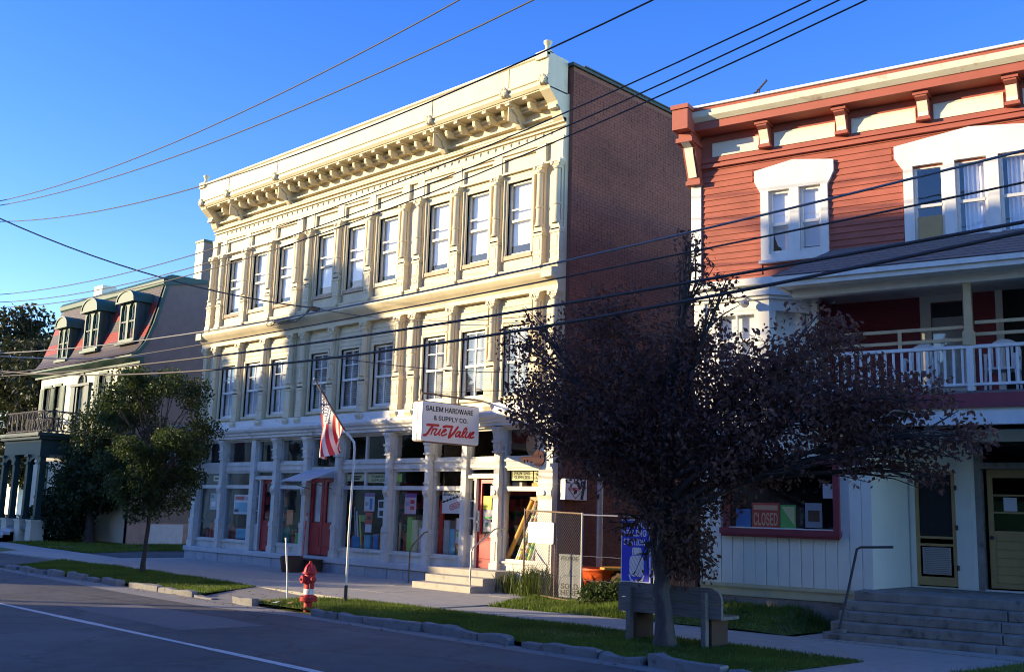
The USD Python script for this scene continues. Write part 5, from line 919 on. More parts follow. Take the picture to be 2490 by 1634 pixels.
# ---------------------------------------------------------------- goods and posters in the shop windows
def poster(x0, x1, z0, z1, y, m, label, marks=(), cat='poster'):
    x0, x1, y = x0 + (y - .165), x1 + (y - .165), .165 if z1 < 2.3 or x0 > -3 or z1 > 2.35 else .165
    t = thing('poster', label, cat, (x0, y, z0), group='posters and cards in the shop windows'); obj('sheet', MB().box(0, x1 - x0, 0, .004, 0, z1 - z0), m, t)
    for (a, b, c, d, mm_) in marks: obj('print', MB().box(a * (x1 - x0), b * (x1 - x0), -.003, 0, c * (z1 - z0), d * (z1 - z0)), mm_, t)
    return t
poster(-14.6, -14.2, 1.55, 2.05, .26, 'p_grey', 'pale notice sheet in the leftmost shop window', [(.1, .5, .7, .9, 'p_teal'), (.2, .8, .2, .5, 'paper_white')])
poster(-14.5, -14.12, 2.42, 2.58, .26, 'p_paleyellow', 'pale yellow strip notice above the leftmost shop window', [(.2, .8, .3, .7, 'ink_black')])
poster(-13.25, -12.32, 1.45, 2.02, .31, 'paper_white', 'wide white poster with a red heading above the blue cooler', [(.05, .6, .72, .92, 'p_red'), (.65, .95, .72, .9, 'p_grey'), (.05, .9, .1, .6, 'p_cyan'), (.05, .3, .08, .25, 'p_pink')])
poster(-10.42, -10.12, 1.22, 1.62, .31, 'p_orange', 'small orange notice taped in the window left of the double door')
poster(-6.92, -6.5, 1.65, 2.12, .31, 'paper_white', 'white poster with a blue figure, left one in the wide window', [(.0, 1, .8, 1, 'p_purple'), (.55, .8, .1, .7, 'p_blue'), (.1, .4, .3, .5, 'p_grey'), (.0, 1, .0, .07, 'p_pink')])
poster(-6.35, -5.98, 1.5, 1.95, .31, 'paper_white', 'white poster with black cartoon like blots at the right of the wide window', [(.1, .8, .55, .9, 'ink_black'), (.3, .6, .6, .75, 'paper_white'), (.2, .9, .1, .4, 'ink_black')])
poster(-6.86, -6.56, 1.32, 1.62, .31, 'p_red', 'dark pink square poster under the white poster in the wide window', [(.3, .8, .4, .7, 'ink_black')])
poster(-6.84, -6.58, 1.12, 1.33, .31, 'paper_white', 'small white card below the dark pink poster')
poster(-7.72, -6.92, 2.42, 2.6, .3, 'p_paleyellow', 'pale yellow strip sign over the left half of the wide window', [(.2, .8, .55, .8, 'ink_black'), (.2, .7, .2, .45, 'ink_black')])
pp = poster(-6.82, -6.0, 2.38, 2.6, .3, 'p_paleyellow', 'pale yellow strip sign lettered plumbing supplies'); 
for tx, z in (('PLUMBING', .125), ('SUPPLIES', .03)): m, w = text(tx, .065, ((.15, 0, z), (1, 0, 0), (0, 0, 1)), .003, True, .55); obj('lettering', m, 'ink_black', pp)
poster(-5.62, -5.45, 2.4, 2.6, .3, 'p_lime', 'small lime card at the top of the window with the pink poster')
poster(-5.3, -4.86, 1.62, 2.12, .31, 'p_pink', 'pink poster with small pictures in the window left of the steps', [(0, 1, .8, 1, 'p_purple'), (.5, .85, .5, .68, 'p_red'), (.5, .85, .2, .38, 'p_red'), (.1, .4, .4, .6, 'p_grey')])
op = poster(-3.95, -3.16, 1.66, 2.2, .35, 'paper_white', 'white saw chain poster with a red oval badge'); 
m, w = text('REPLACEMENT PARTS', .045, ((.03, 0, .48), (1, 0, 0), (0, 0, 1)), .003, True, .66); obj('lettering', m, 'ink_black', op); m, w = text('AND SERVICE', .045, ((.03, 0, .42), (1, 0, 0), (0, 0, 1)), .003, True, .38); obj('lettering', m, 'ink_black', op)
cn = unary_union([LineString([(.02, .26), (.2, .31), (.4, .36), (.6, .40), (.76, .46)]).buffer(.014)] + [Point(.06 + .115 * k, .275 + .031 * k).buffer(.032, 3) for k in range(7)]); obj('chain_print', MB().poly(cn, -.003, 0), 'ink_black', op)
ov = LineString([(.33, .15), (.66, .235)]).buffer(.07, 8); obj('badge', MB().poly(ov.difference(ov.buffer(-.016)), -.003, 0), 'ink_red', op)
m, w = text('OREGON', .075, ((.31, 0, .105), (.968, 0, .25), (-.25, 0, .968)), .003, True, .35); obj('lettering', m, 'ink_red', op)
poster(-3.42, -3.14, 1.28, 1.56, .35, 'paper_white', 'plain white card under the saw chain poster', [(.3, .7, .7, .85, 'p_grey')]); poster(-3.44, -3.12, .98, 1.25, .36, 'paper_white', 'white and green leaflet above the amber bag', [(.1, .9, .6, .9, 'p_green')])
DY = .315  # on the door glass
poster(-2.28, -2.02, 2.08, 2.32, DY, 'paper_white', 'white sheet at the top right of the lit red door'); poster(-2.50, -2.24, 1.78, 2.08, DY, 'p_yellow', 'bright yellow sheet taped on the lit red door'); poster(-2.50, -2.2, 1.55, 1.77, DY, 'p_grey', 'grey printed sheet under the yellow one on the red door', [(.1, .9, .1, .3, 'p_green')]); poster(-2.49, -2.25, 1.28, 1.54, DY, 'p_grey', 'tall grey sheet below the others on the red door', [(.3, .7, .4, .8, 'p_teal')]); poster(-2.24, -2.04, .98, 1.5, DY, 'paper_white', 'tall blank white sheet at the right edge of the red door')
ps = poster(-1.62, -.95, 2.43, 2.66, .3, 'p_paleyellow', 'pale yellow strip sign lettered painting supplies in the lit window')
for tx, z in (('PAINTING', .13), ('SUPPLIES', .035)): m, w = text(tx, .07, ((.1, 0, z), (1, 0, 0), (0, 0, 1)), .003, True, .48); obj('lettering', m, 'ink_black', ps)
rb = poster(-.92, -.62, 2.38, 2.66, .298, 'p_paleyellow', 'pale card with a round black emblem beside the painting strip'); pc_ = Point(.15, .16).buffer(.09, 16); obj('emblem', MB().poly(pc_.difference(pc_.buffer(-.012)), -.003, 0).poly(unary_union([Point(.12, .18).buffer(.03), Point(.18, .13).buffer(.03), Point(.16, .2).buffer(.02)]), -.003, 0), 'ink_black', rb); obj('print', MB().box(.05, .25, -.003, 0, .02, .05), 'ink_black', rb)
def good(name, mb, m, label, cat):
    mb.v = [v_ + np.array([.1, -.12, 0]) for v_ in mb.v]; return tag(obj(name, mb, m), label, cat, 'goods on show in the shop windows')
tubes = [(-1.66, .70, -1.05, 2.0, .055, 'p_amber', 'long amber tube leaning in the lit window, leftmost'), (-1.38, .70, -1.0, 1.72, .03, 'paper_white', 'thin white pole leaning beside the amber tube'), (-1.30, .70, -.98, 1.66, .04, 'p_yellow', 'yellow and dark wrapped pole second from the amber tube'), (-1.22, .70, -.90, 1.95, .045, 'p_brown', 'brown mottled roll leaning in the lit window'), (-1.12, .70, -.80, 1.96, .05, 'p_tan', 'tan mottled roll leaning in the lit window'), (-1.0, .70, -.66, 1.94, .05, 'p_lime', 'bright green patterned roll leaning in the lit window'), (-.88, .70, -.62, 1.90, .045, 'p_grey', 'dark grey roll right of the green patterned roll'), (-.78, .70, -.60, 1.25, .05, 'p_maroon', 'short maroon roll low at the right of the lit window'), (-.92, .70, -.78, 1.1, .04, 'p_purple', 'short purple roll low in the lit window')]
for x0, z0, x1, z1, r_, m, lb in tubes:
    g = thing('wrapped_roll', lb, 'roll', (.08, -.16, 0), group='long rolls and tubes leaning in the lit window'); d = np.array([x1 - x0, .12, z1 - z0]); a = np.array([x0, .38, z0])
    obj('roll', MB().tube([a, a + d], r_, 10), m, g, smooth=50)
    if m in ('p_yellow', 'p_brown', 'p_tan', 'p_lime'):
        for k in range(7): q = a + d * (.08 + .13 * k); obj('band', MB().tube([q, q + d * .045], r_ + .003, 10), ['p_brown', 'p_paleyellow', 'p_teal', 'paper_white'][(k + len(lb)) % 4], g, smooth=50)
good('cardboard_box', MB().box(-1.25, -1.0, .55, .75, 1.75, 2.08), 'p_tan', 'tan cardboard box behind the tubes in the lit window', 'box'); good('round_board', MB().poly(Point(-1.0, 3.25).buffer(.36, 4), .5, .53), 'p_tan', 'tan octagonal board in the upper pane over the lit window', 'board'); good('shelf_box', MB().box(-1.05, -.6, .4, .55, 2.27, 2.38), 'p_amber', 'amber box on the shelf above the lit window', 'box'); good('shelf_box', MB().box(-1.65, -1.35, .4, .55, 2.27, 2.4), 'p_grey', 'grey box on the shelf above the lit window', 'box')
obj_list = [('plastic_crate', -13.2, -12.55, .72, 1.02, 'p_cyan', 'blue cooler box low in the second shop window', 'cooler'), ('plastic_crate', -7.5, -7.15, .70, 1.0, 'p_blue', 'blue bag at the left of the wide window floor', 'bag'), ('plastic_crate', -6.98, -6.72, .70, 1.05, 'p_cyan', 'light blue bag in the middle of the wide window floor', 'bag'), ('plastic_crate', -6.6, -6.4, .70, 1.08, 'p_blue', 'dark blue bag right of the light blue bag', 'bag'), ('plastic_crate', -6.32, -6.02, .70, 1.15, 'p_paleyellow', 'yellow printed carton at the right of the wide window', 'carton'),
            ('plastic_crate', -10.7, -10.4, .70, 1.12, 'p_teal', 'dark green can in the window left of the double door', 'can'), ('plastic_crate', -10.1, -9.85, .70, 1.0, 'p_green', 'green bag in the window left of the double door', 'bag'), ('carton', -3.44, -3.12, .70, .97, 'p_amber', 'amber bag low in the window with the saw chain poster', 'bag'), ('carton', -3.92, -3.72, .70, 1.5, 'p_grey', 'tall grey carton in the window with the saw chain poster', 'carton'), ('carton', -3.7, -3.5, .70, 1.3, 'p_cyan', 'short bluish carton in the window with the saw chain poster', 'carton'), ('carton', -5.28, -5.12, .70, 1.55, 'p_lime', 'tall lime carton in the window with the pink poster', 'carton'), ('carton', -5.1, -4.88, .70, 1.48, 'p_paleyellow', 'tall pale yellow carton in the window with the pink poster', 'carton'), ('carton', -4.82, -4.66, .70, 1.3, 'p_pink', 'pink carton in the window with the pink poster', 'carton'), ('carton', -4.64, -4.46, .70, 1.35, 'p_paleyellow', 'small pale carton at the right of the pink poster window', 'carton')]
for nm, x0, x1, z0, z1, m, lb, ct in obj_list: good({'cooler': 'cooler', 'bag': 'bag', 'carton': 'carton', 'can': 'can'}[ct], MB().cbox(x0, x1, .40, .40 + min(x1 - x0, .3), z0, z1, .02), m, lb, ct)
good('red_roll', MB().tube([(-4.05, .45, .68), (-4.0, .42, 1.95)], .07, 10), 'p_red', 'tall red roll at the left of the saw chain window', 'roll'); good('orange_roll', MB().tube([(-3.48, .44, .9), (-3.46, .42, 1.55)], .04, 8), 'p_orange', 'orange tube behind the white card', 'roll')
for i, (x, m) in enumerate(((-7.35, 'p_grey'), (-7.25, 'paper_white'), (-7.12, 'p_yellow'))): good('long_tool', MB().tube([(x, .45, .72), (x - .08, .4, 1.75 - .1 * i)], .022, 6), m, ['grey long handled tool in the wide window', 'white long handled tool in the wide window', 'yellow long handled tool in the wide window'][i], 'tool')
good('long_tool', MB().tube([(-5.55, .42, .72), (-5.5, .38, 1.4)], .03, 6), 'p_tan', 'tan handled tool at the left of the pink poster window', 'tool'); good('green_shirt', MB().box(-7.2, -7.0, .42, .46, 1.38, 1.55), 'p_green', 'green cloth hanging in the wide window', 'cloth')
r = np.random.default_rng(19); gm = MB(); sm = MB()
for z in (.95, 1.35, 1.75, 2.15):
    for (a, b) in ((-14.9, -12.2), (-10.6, -9.4), (-7.6, -4.3), (-3.9, -2.6)):
        sm.box(a, b, 2.0, 2.35, z - .03, z); x = a + .03
        while x < b - .1: w = r.uniform(.06, .2); h = r.uniform(.1, .33); gm.box(x, min(x + w, b) - .012, 2.02 + r.uniform(0, .05), 2.3, z, z + h); x += w
for (a, b) in ((-14.9, -12.3), (-10.55, -9.4), (-7.6, -5.85), (-5.45, -4.3)):
    x = a + .05
    while x < b - .1:
        w = r.uniform(.07, .22); h = r.uniform(.12, .5); gm.box(x, min(x + w, b) - .012, .3 + r.uniform(0, .1), .55, .68, .68 + h); x += w * r.uniform(1.0, 1.8)
tag(obj('shelf_goods', gm, 'goods_mix'), 'jumble of small packets and boxes on the shelves inside the shop', 'goods', kind='stuff'); tag(obj('shelves', sm, 'wood_brown'), 'long wooden shelves inside the shop behind the glass', 'shelves')
# red house shop window
cs = thing('closed_sign', 'orange sign reading closed standing in the maroon framed window', 'sign', rw(-2.0, .1, 1.59), RT); obj('card', MB().box(0, .48, 0, .01, 0, .42), 'p_red', cs); m, w = text('CLOSED', .2, ((.03, 0, .05), (1, 0, 0), (0, 0, 1)), .004, True, .42); obj('lettering', m, 'p_paleorange', cs); obj('print', MB().box(.03, .45, -.003, 0, .3, .38), 'p_paleorange', cs)
for u0, u1, z0, z1, m, lb in ((-2.28, -2.02, 1.59, 1.9, 'p_blue', 'dark blue card left of the closed sign'), (-1.5, -1.24, 1.59, 1.98, 'p_green', 'green and yellow pennant card right of the closed sign'), (-1.08, -.8, 1.62, 2.02, 'p_grey', 'grey picture card in the maroon framed window'), (-.78, -.58, 2.1, 2.34, 'paper_white', 'white notice at the upper right of the maroon framed window')):
    t = thing('window_card', lb, 'card', rw(u0, .09, z0), RT); obj('sheet', MB().box(0, u1 - u0, 0, .006, 0, z1 - z0), m, t)
    if m == 'p_green': obj('print', MB().add([(0.02, -.004, .36), (.24, -.004, .36), (.24, -.004, .05)], [(0, 1, 2)]), 'p_paleyellow', t)
    if m == 'p_grey': obj('print', MB().box(.05, .24, -.004, 0, .1, .28), 'p_brown', t)

# ---------------------------------------------------------------- wires
def wire(pts, r, m, label, y=-7.0, ext=(-38, 30)):
    P = np.array(pts, float); q = np.polyfit(P[:, 0], P[:, 1], 2) if len(P) > 2 else np.r_[0, np.polyfit(P[:, 0], P[:, 1], 1)]
    q[0] = np.clip(q[0], .0, .012); q1 = np.polyfit(P[:, 0], P[:, 1] - q[0] * P[:, 0] ** 2, 1); xs = np.linspace(ext[0], ext[1], 60)
    z = q[0] * np.clip(xs, -16, 14) ** 2 + q1[0] * xs + q1[1]
    return tag(obj('power_line', MB().tube(np.c_[xs, np.full(60, y), z], r * .6, 6), m, smooth=True), label, 'power line', 'power lines along the street')
wire([(-14.34, 9.7), (-2.91, 9.06), (4.16, 9.28)], .02, 'wire_black', 'topmost wire, crossing the open sky at upper left')
wire([(-14.3, 9.57), (-1.31, 8.66), (5.68, 8.75)], .02, 'wire_black', 'second wire from the top, crossing the open sky at upper left')
wire([(-14.16, 9.09), (-3.05, 7.86), (6.07, 7.95), (7.79, 8.03)], .02, 'wire_black', 'wire that passes the top right corner of the cream block')
wire([(-13.53, 6.99), (-3.17, 6.49), (6.29, 6.94), (9.9, 7.31)], .016, 'wire_black', 'upper of three close wires across the cream facade')
wire([(-12.56, 6.69), (-2.48, 6.22), (6.29, 6.78), (10.27, 7.18)], .016, 'wire_black', 'middle of three close wires across the cream facade')
wire([(-12.08, 6.5), (-2.15, 6.08), (6.37, 6.64), (10.56, 7.08)], .016, 'wire_black', 'lowest of three close wires across the cream facade')
wire([(-13.06, 5.39), (-2.92, 4.89), (3.76, 4.91), (6.35, 4.92), (8.51, 4.95), (11.97, 5.12)], .022, 'wire_grey', 'grey cable along the sill of the top floor windows')
wire([(-12.89, 4.82), (-2.57, 4.7), (4.68, 4.66), (8.96, 4.71), (11.95, 4.85)], .018, 'wire_black', 'thin dark cable just under the grey cable')
wire([(-12.87, 4.78), (-2.21, 4.38), (3.79, 4.34), (6.36, 4.39), (8.51, 4.38), (11.93, 4.43)], .03, 'wire_black', 'thick black cable across the middle floor, upper of two')
wire([(-10.64, 4.68), (-2.17, 4.15), (3.81, 4.04), (6.37, 4.11), (8.85, 4.19), (10.36, 4.3), (11.93, 4.32)], .032, 'wire_black', 'thickest black cable across the middle floor, lower of two')
K0, K1 = np.array([-14.19, -7, 9.18]), np.array([-9.05, -.32, 7.20])
def sagline(a, b, s, n=24, t0=0, t1=1): t = np.linspace(t0, t1, n)[:, None]; p = a * (1 - t) + b * t; p[:, 2] -= 4 * s * (t * (1 - t))[:, 0]; return p
sd_ = thing('service_drop', 'black service cable slanting down from upper left to the cream facade', 'cable'); obj('cable', MB().tube(sagline(K0, K1, .35, 24, -.8, 1), .02, 6), 'wire_black', sd_, smooth=True)
obj('anchor', MB().box(-9.08, -8.98, -.34, -.05, 7.12, 7.24), 'rust_metal', sd_); obj('drip_loop', MB().tube([(-9.05, -.32, 7.2), (-9.3, -.35, 6.98), (-9.9, -.33, 6.93), (-10.8, -.33, 6.95)], .015, 6).tube([(-9.0, -.32, 7.2), (-9.1, -.36, 7.05), (-9.7, -.33, 6.87), (-11.0, -.33, 6.9)], .013, 6).tube([(-11.0 + .2 * math.cos(t), -.34, 6.95 + .08 * math.sin(t)) for t in np.linspace(0, 12.5, 24)], .01, 5), 'wire_black', sd_); obj('splice_tube', MB().tube([(-10.7, -.36, 6.99), (-10.1, -.36, 7.0)], .06, 8), 'galv_metal', sd_)
t2 = thing('facade_cable', 'thin cable sagging along the cream facade from the anchor to its right corner', 'cable'); obj('cable', MB().tube(sagline(np.array([-9, -.33, 7.2]), np.array([-.05, -.2, 6.02]), .25), .01, 5), 'wire_black', t2, smooth=True)
t3 = thing('facade_cable', 'thin cable slanting down from the thick wires to the dark tree', 'cable'); obj('cable', MB().tube(sagline(np.array([1.2, -7, 4.12]), np.array([.2, -.2, 4.75]), .12), .008, 5), 'wire_black', t3, smooth=True)
t4 = thing('service_drop', 'pale thin cable crossing the mansard roof', 'cable'); obj('cable', MB().tube(sagline(np.array([-24.7, 2.6, 7.55]), np.array([-13.0, -7, 5.3]), .1), .02, 5), 'wire_grey', t4, smooth=True)
# ---------------------------------------------------------------- trees
def leaves(clumps, n, size, seed, fold=.35, shell=.55, hole=.42, hs=1.1):
    r = np.random.default_rng(seed); W = np.array([c[3] * c[4] * c[5] * (c[6] if len(c) > 6 else 1) for c in clumps]); k = r.choice(len(clumps), int(n * 1.9), p=W / W.sum()); Cc = np.array([c[:6] for c in clumps])[k]
    d = r.normal(0, 1, (len(k), 3)); d /= np.linalg.norm(d, axis=1, keepdims=True); rad = r.uniform(0, 1, len(k)) ** shell
    P = Cc[:, :3] + d * rad[:, None] * Cc[:, 3:] * (1 + .35 * (meshkit.noise(d * 2.5 + k[:, None] * 3.1, seed) - .5))[:, None]
    keep = meshkit.fbm(P * hs + seed, 3, seed) + r.uniform(-.12, .12, len(P)) > hole; P = P[keep][:n]; n = len(P)
    L = size * r.uniform(.65, 1.25, n)
    a = r.normal(0, 1, (n, 3)); a[:, 2] -= .5; a /= np.linalg.norm(a, axis=1, keepdims=True)                     # leaf axis, drooping
    b = np.cross(a, r.normal(0, 1, (n, 3))); b /= np.linalg.norm(b, axis=1, keepdims=True); c = np.cross(a, b)
    w = L * .30
    v = np.stack([P, P + a * (L * .45)[:, None] + b * w[:, None] + c * (w * fold)[:, None], P + a * L[:, None], P + a * (L * .45)[:, None] - b * w[:, None] + c * (w * fold)[:, None]], 1).reshape(-1, 3)
    i = np.arange(n)[:, None] * 4; return MB().add(v, np.vstack([i + [0, 1, 2], i + [0, 2, 3]]))
def limb(a, b, r0_, r1_, seed, wob=.12, n=9):
    r = np.random.default_rng(seed); t = np.linspace(0, 1, n)[:, None]; a, b = np.array(a, float), np.array(b, float); p = a * (1 - t) + b * t; L = np.linalg.norm(b - a)
    p += np.cumsum(r.normal(0, wob * L / n, (n, 3)), 0) * (t * (1 - t) * 3); p[:, 2] += .12 * L * (t[:, 0] * (1 - t[:, 0])) * 1.5; return p, r0_ + (r1_ - r0_) * t[:, 0]
def tree(name, label, cat, base, trunk, clumps, n, size, lm, bark, r0_=.16, seed=1, hole=.42, group=None, twigs=5, hs=1.1, shell=.55):
    t = thing(name, label, cat, group=group); tk = MB(); P = np.array([base] + trunk, float); rr_ = np.linspace(r0_, r0_ * .62, len(P)); 
    tt = np.linspace(0, 1, 14); Q = np.stack([np.interp(tt, np.linspace(0, 1, len(P)), P[:, i]) for i in range(3)], 1); Q[1:-1, :2] += np.random.default_rng(seed).normal(0, r0_ * .12, (12, 2)); R_ = np.interp(tt, np.linspace(0, 1, len(P)), rr_); R_[0] *= 1.5; R_[1] *= 1.15
    tk.tube(Q, R_, 12); obj('trunk', tk, bark, t, smooth=60)
    lb = MB(); r = np.random.default_rng(seed + 50)
    for i, c in enumerate(clumps):
        j = int(r.integers(9, 14)); p, q = limb(Q[j], c[:3], r0_ * .4, r0_ * .08, seed + i); lb.tube(p, q, 6, False)
        for k in range(twigs):
            d = r.normal(0, 1, 3); d /= np.linalg.norm(d); e = np.array(c[:3]) + d * np.array(c[3:6]) * .95; p2, q2 = limb(p[int(r.integers(4, 9))], e, r0_ * .13, .004, seed + i * 7 + k, .1, 6); lb.tube(p2, q2, 4, False)
    obj('branches', lb, 'bark_dark', t, smooth=60); obj('crown', leaves(clumps, n, size, seed, hole=hole, hs=hs, shell=shell), lm, t); return t
PC = [(4.5, -4.9, 3.35, .75, .9, .7, .75), (3.85, -4.9, 3.55, .5, .6, .45, .7), (3.5, -4.9, 3.2, .25, .3, .2, .8), (4.15, -4.9, 2.85, .14, .2, .35, .9), (4.0, -5.1, 4.3, .5, .6, .5), (3.85, -5, 4.75, .22, .3, .2, 1.2), (4.95, -4.6, 4.3, .8, 1.1, .75), (5.35, -5.2, 3.4, 1.0, 1.4, 1.0, 1.2), (5.6, -4.9, 4.65, .6, .9, .45), (5.75, -5.1, 2.55, .8, 1.0, .62, 1.3), (5.0, -4.9, 2.7, .5, .8, .42, .8),
      (6.4, -5, 2.6, .9, 1.2, .9, 1.3), (6.3, -4.7, 3.6, .9, 1.4, .8, 1.1), (6.9, -4.9, 4.1, .6, 1.0, .6), (7.0, -5, 4.9, .30, .35, .75), (6.85, -5.0, 5.45, .16, .2, .3, 1.5), (7.35, -4.9, 4.75, .3, .4, .3), (7.4, -4.8, 3.3, .9, 1.3, .8), (8.2, -4.9, 3.6, .7, 1.1, .65, 1.2), (8.75, -4.9, 3.95, .55, .9, .5, 1.3), (9.0, -4.8, 3.2, .8, 1.2, .7, 1.3), (9.85, -4.9, 3.0, .7, 1.0, .5, 1.3), (10.5, -5, 2.7, .4, .6, .3, 1.3), (8.6, -5.2, 2.95, .9, 1.2, .5, 1.2), (7.5, -5.1, 2.55, .7, 1.1, .5, 1.2), (9.7, -5.0, 2.55, .4, .6, .3), (10.1, -4.9, 2.3, .25, .4, .22, 1.3),
      (6.35, -5.15, 1.98, .5, .6, .42, 1.3), (6.02, -5.15, 1.58, .34, .4, .24, 1.4), (6.5, -5.45, 1.15, .16, .2, .32, 1.5), (7.0, -5.2, 1.55, .35, .4, .4, 1.2), (6.85, -4.95, 1.5, .36, .5, .5, 1.3), (6.85, -5.1, 1.05, .22, .3, .3, 1.2), (7.05, -4.9, 1.05, .18, .3, .2, 1.2), (6.75, -5.4, 1.45, .3, .3, .35, 1.4), (6.9, -5.2, 1.2, .25, .3, .35, 1.5), (6.75, -5.4, 1.7, .35, .3, .35, 1.3), (7.3, -5.1, 1.95, .45, .6, .35, 1.1), (8.0, -5.2, 2.45, .7, .9, .4, 1.2), (9.2, -5.2, 2.45, .6, .9, .35, 1.2)]
tree('purple_tree', 'dark purple leaved tree in front of the red house, its trunk against the bench', 'tree', (6.68, -5.22, .02), [(6.64, -5.2, .6), (6.56, -5.2, 1.2), (6.48, -5.15, 1.7), (6.55, -5.05, 2.4)], PC, 40000, .078, 'leaf_purple', 'bark_grey', .125, 3, .455, hs=1.7, twigs=10)
bp_ = stage.GetPrimAtPath('/World/purple_tree'); p, q = limb((6.5, -5.15, 1.1), (7.75, -5.0, 2.6), .075, .045, 21, .05); obj('limb', MB().tube(p, q, 9), 'bark_dark', bp_, smooth=60)
p, q = limb((6.48, -5.15, 1.6), (4.6, -5, 3.2), .07, .02, 22, .06); obj('limb', MB().tube(p, q, 9), 'bark_dark', bp_, smooth=60); p, q = limb((6.52, -5.1, 2.0), (6.95, -5, 5.2), .06, .012, 23, .05); obj('limb', MB().tube(p, q, 9), 'bark_dark', bp_, smooth=60)
r = np.random.default_rng(88); YC = []
for k in range(64):                                                  # a loose upright crown of many small sprays
    h = r.uniform(1.45, 4.85); wd_ = .35 + 1.35 * math.sin(math.pi * min(max((h - 1.4) / 4.0, .02), .98)) ** .8; a = r.uniform(0, 6.28); q = wd_ * r.uniform(.1, 1) ** .6
    YC.append((-8.95 + q * math.cos(a) - .1 * (h - 3), -4.6 + .8 * q * math.sin(a), h, r.uniform(.28, .5), r.uniform(.28, .5), r.uniform(.22, .42)))
tree('young_tree', 'young green tree with a slim trunk on the left verge', 'tree', (-9.02, -4.62, .02), [(-9.0, -4.6, 1.0), (-8.95, -4.6, 1.9), (-8.9, -4.6, 2.6)], YC, 27000, .082, 'leaf_green', 'bark_dark', .055, 8, .33, twigs=3, hs=1.8)
tree('garden_tree', 'dark green small tree beside the mansard house behind the young tree', 'tree', (-26.0, 1.6, .02), [(-26.1, 1.6, .8), (-26.3, 1.6, 1.6)],
     [(-26.6, 1.5, 2.9, 1.8, 1.5, 1.5), (-25.2, 1.6, 3.3, 1.5, 1.3, 1.5), (-27.9, 1.4, 2.6, 1.2, 1.2, 1.1), (-26.3, 1.6, 4.7, 1.3, 1.2, 1.0), (-25.3, 1.7, 5.2, .9, .9, .9), (-26.8, 1.5, 1.7, 2.0, 1.3, .6), (-25.0, 1.6, 1.9, 1.2, 1.2, .7)], 17000, .15, 'leaf_dark', 'bark_dark', .2, 12, .42, hs=.8)
def shrub(name, label, cat, clumps, n, size, lm, seed, hole=.3, w=.012):
    t = thing(name, label, cat); obj('foliage', leaves(clumps, n, size, seed, hole=hole, hs=2.0), lm, t); sm = MB(); r = np.random.default_rng(seed)
    for k in range(9):
        c = clumps[k % len(clumps)]; b = (c[0] + r.normal(0, .12), c[1] + r.normal(0, .1), .03); e = np.array(c[:3]) + r.normal(0, .4, 3) * np.array(c[3:6]); p, q = limb(b, e, w, w * .3, seed + k, .1, 5); sm.tube(p, q, 4, False)
    obj('stems', sm, 'bark_dark', t); return t
shrub('bush', 'dense dark bush in front of the mansard house porch', 'bush', [(-28.6, 1.2, .9, 1.7, 1.1, .95), (-30.0, 1.3, .8, 1.2, .9, .8), (-27.2, 1.2, .8, 1.2, 1, .7), (-28.6, 1.3, 1.7, 1.1, .9, .6)], 6500, .16, 'leaf_dark', 31)
shrub('bush', 'green bush with a few reddish leaves between the gate and the bench', 'bush', [(2.5, -1.5, .26, .45, .35, .27), (3.0, -1.45, .32, .42, .35, .32), (3.5, -1.6, .4, .35, .35, .35)], 4200, .075, 'leaf_green', 33)
shrub('bush', 'leafy growth on the fence behind the blue sign', 'bush', [(3.3, -.6, 1.2, .6, .4, .5), (3.7, -.7, 1.7, .5, .4, .6)], 3000, .085, 'leaf_green', 34)
# tall weeds at the gate: thin arching stems with narrow leaves
wd = thing('weeds', 'tall sunlit grassy weeds growing through the chain link gate', 'weeds'); m = MB(); r = np.random.default_rng(5)
for k in range(420):
    if k < 300: x, y = r.normal(.2, .26), r.uniform(-1.05, -.45)
    else: x, y = r.normal(-.75, .2), r.uniform(-.75, -.3)
    h = r.uniform(.25, .75) * (1.0 if k < 300 else .8); a = r.uniform(0, 6.28); l = h * r.uniform(.2, .7); w = r.uniform(.006, .012); d = np.array([-math.sin(a), math.cos(a), 0]) * w; b = np.array([x, y, .04]); c = b + [l * .3 * math.cos(a), l * .3 * math.sin(a), h * .7]; e = b + [l * math.cos(a), l * math.sin(a), h * (.95 if l < .3 else .8)]
    m.add([b - d, b + d, c + d, c - d, e], [(0, 1, 2), (0, 2, 3), (3, 2, 4)])
obj('blades', m, 'leaf_weed', wd); obj('foliage', leaves([(.25, -.75, .35, .33, .22, .3), (.45, -.7, .3, .2, .2, .25)], 700, .07, 77, hole=.2), 'leaf_weed', wd)
# far trees behind the mansard house
tree('maple_tree', 'tall autumn tinted tree behind the left end of the mansard house', 'tree', (-53, 11, 0), [(-53, 11, 2), (-53, 11, 5)],
     [(-52.8, 10, 10.2, 2.2, 2.5, 1.9), (-57.5, 10, 12.8, 2.2, 2.5, 2.0), (-50.6, 9.5, 9.0, 2.2, 3, 1.8), (-56, 10, 9.8, 3.2, 3, 2.4), (-52.5, 10, 6.6, 3.3, 3, 2.2), (-58, 10, 6.2, 3, 3, 2.4), (-50.0, 10, 5.8, 2.0, 2, 1.8), (-55, 10, 4.2, 4, 2.5, 1.8), (-60, 11, 9.5, 3, 3, 2.6)], 24000, .36, 'leaf_autumn', 'bark_dark', .35, 17, .44, hs=.45)
tree('maple_tree', 'rounded tree further off behind the white house at far left', 'tree', (-66, 22, 0), [(-66, 22, 2), (-66, 22, 5)], [(-66, 22, 9, 5, 5, 4), (-62, 22, 6.5, 4, 4, 3), (-70, 22, 7, 4, 4, 3.5)], 9000, .5, 'leaf_dark', 'bark_dark', .4, 18, .4, hs=.35)

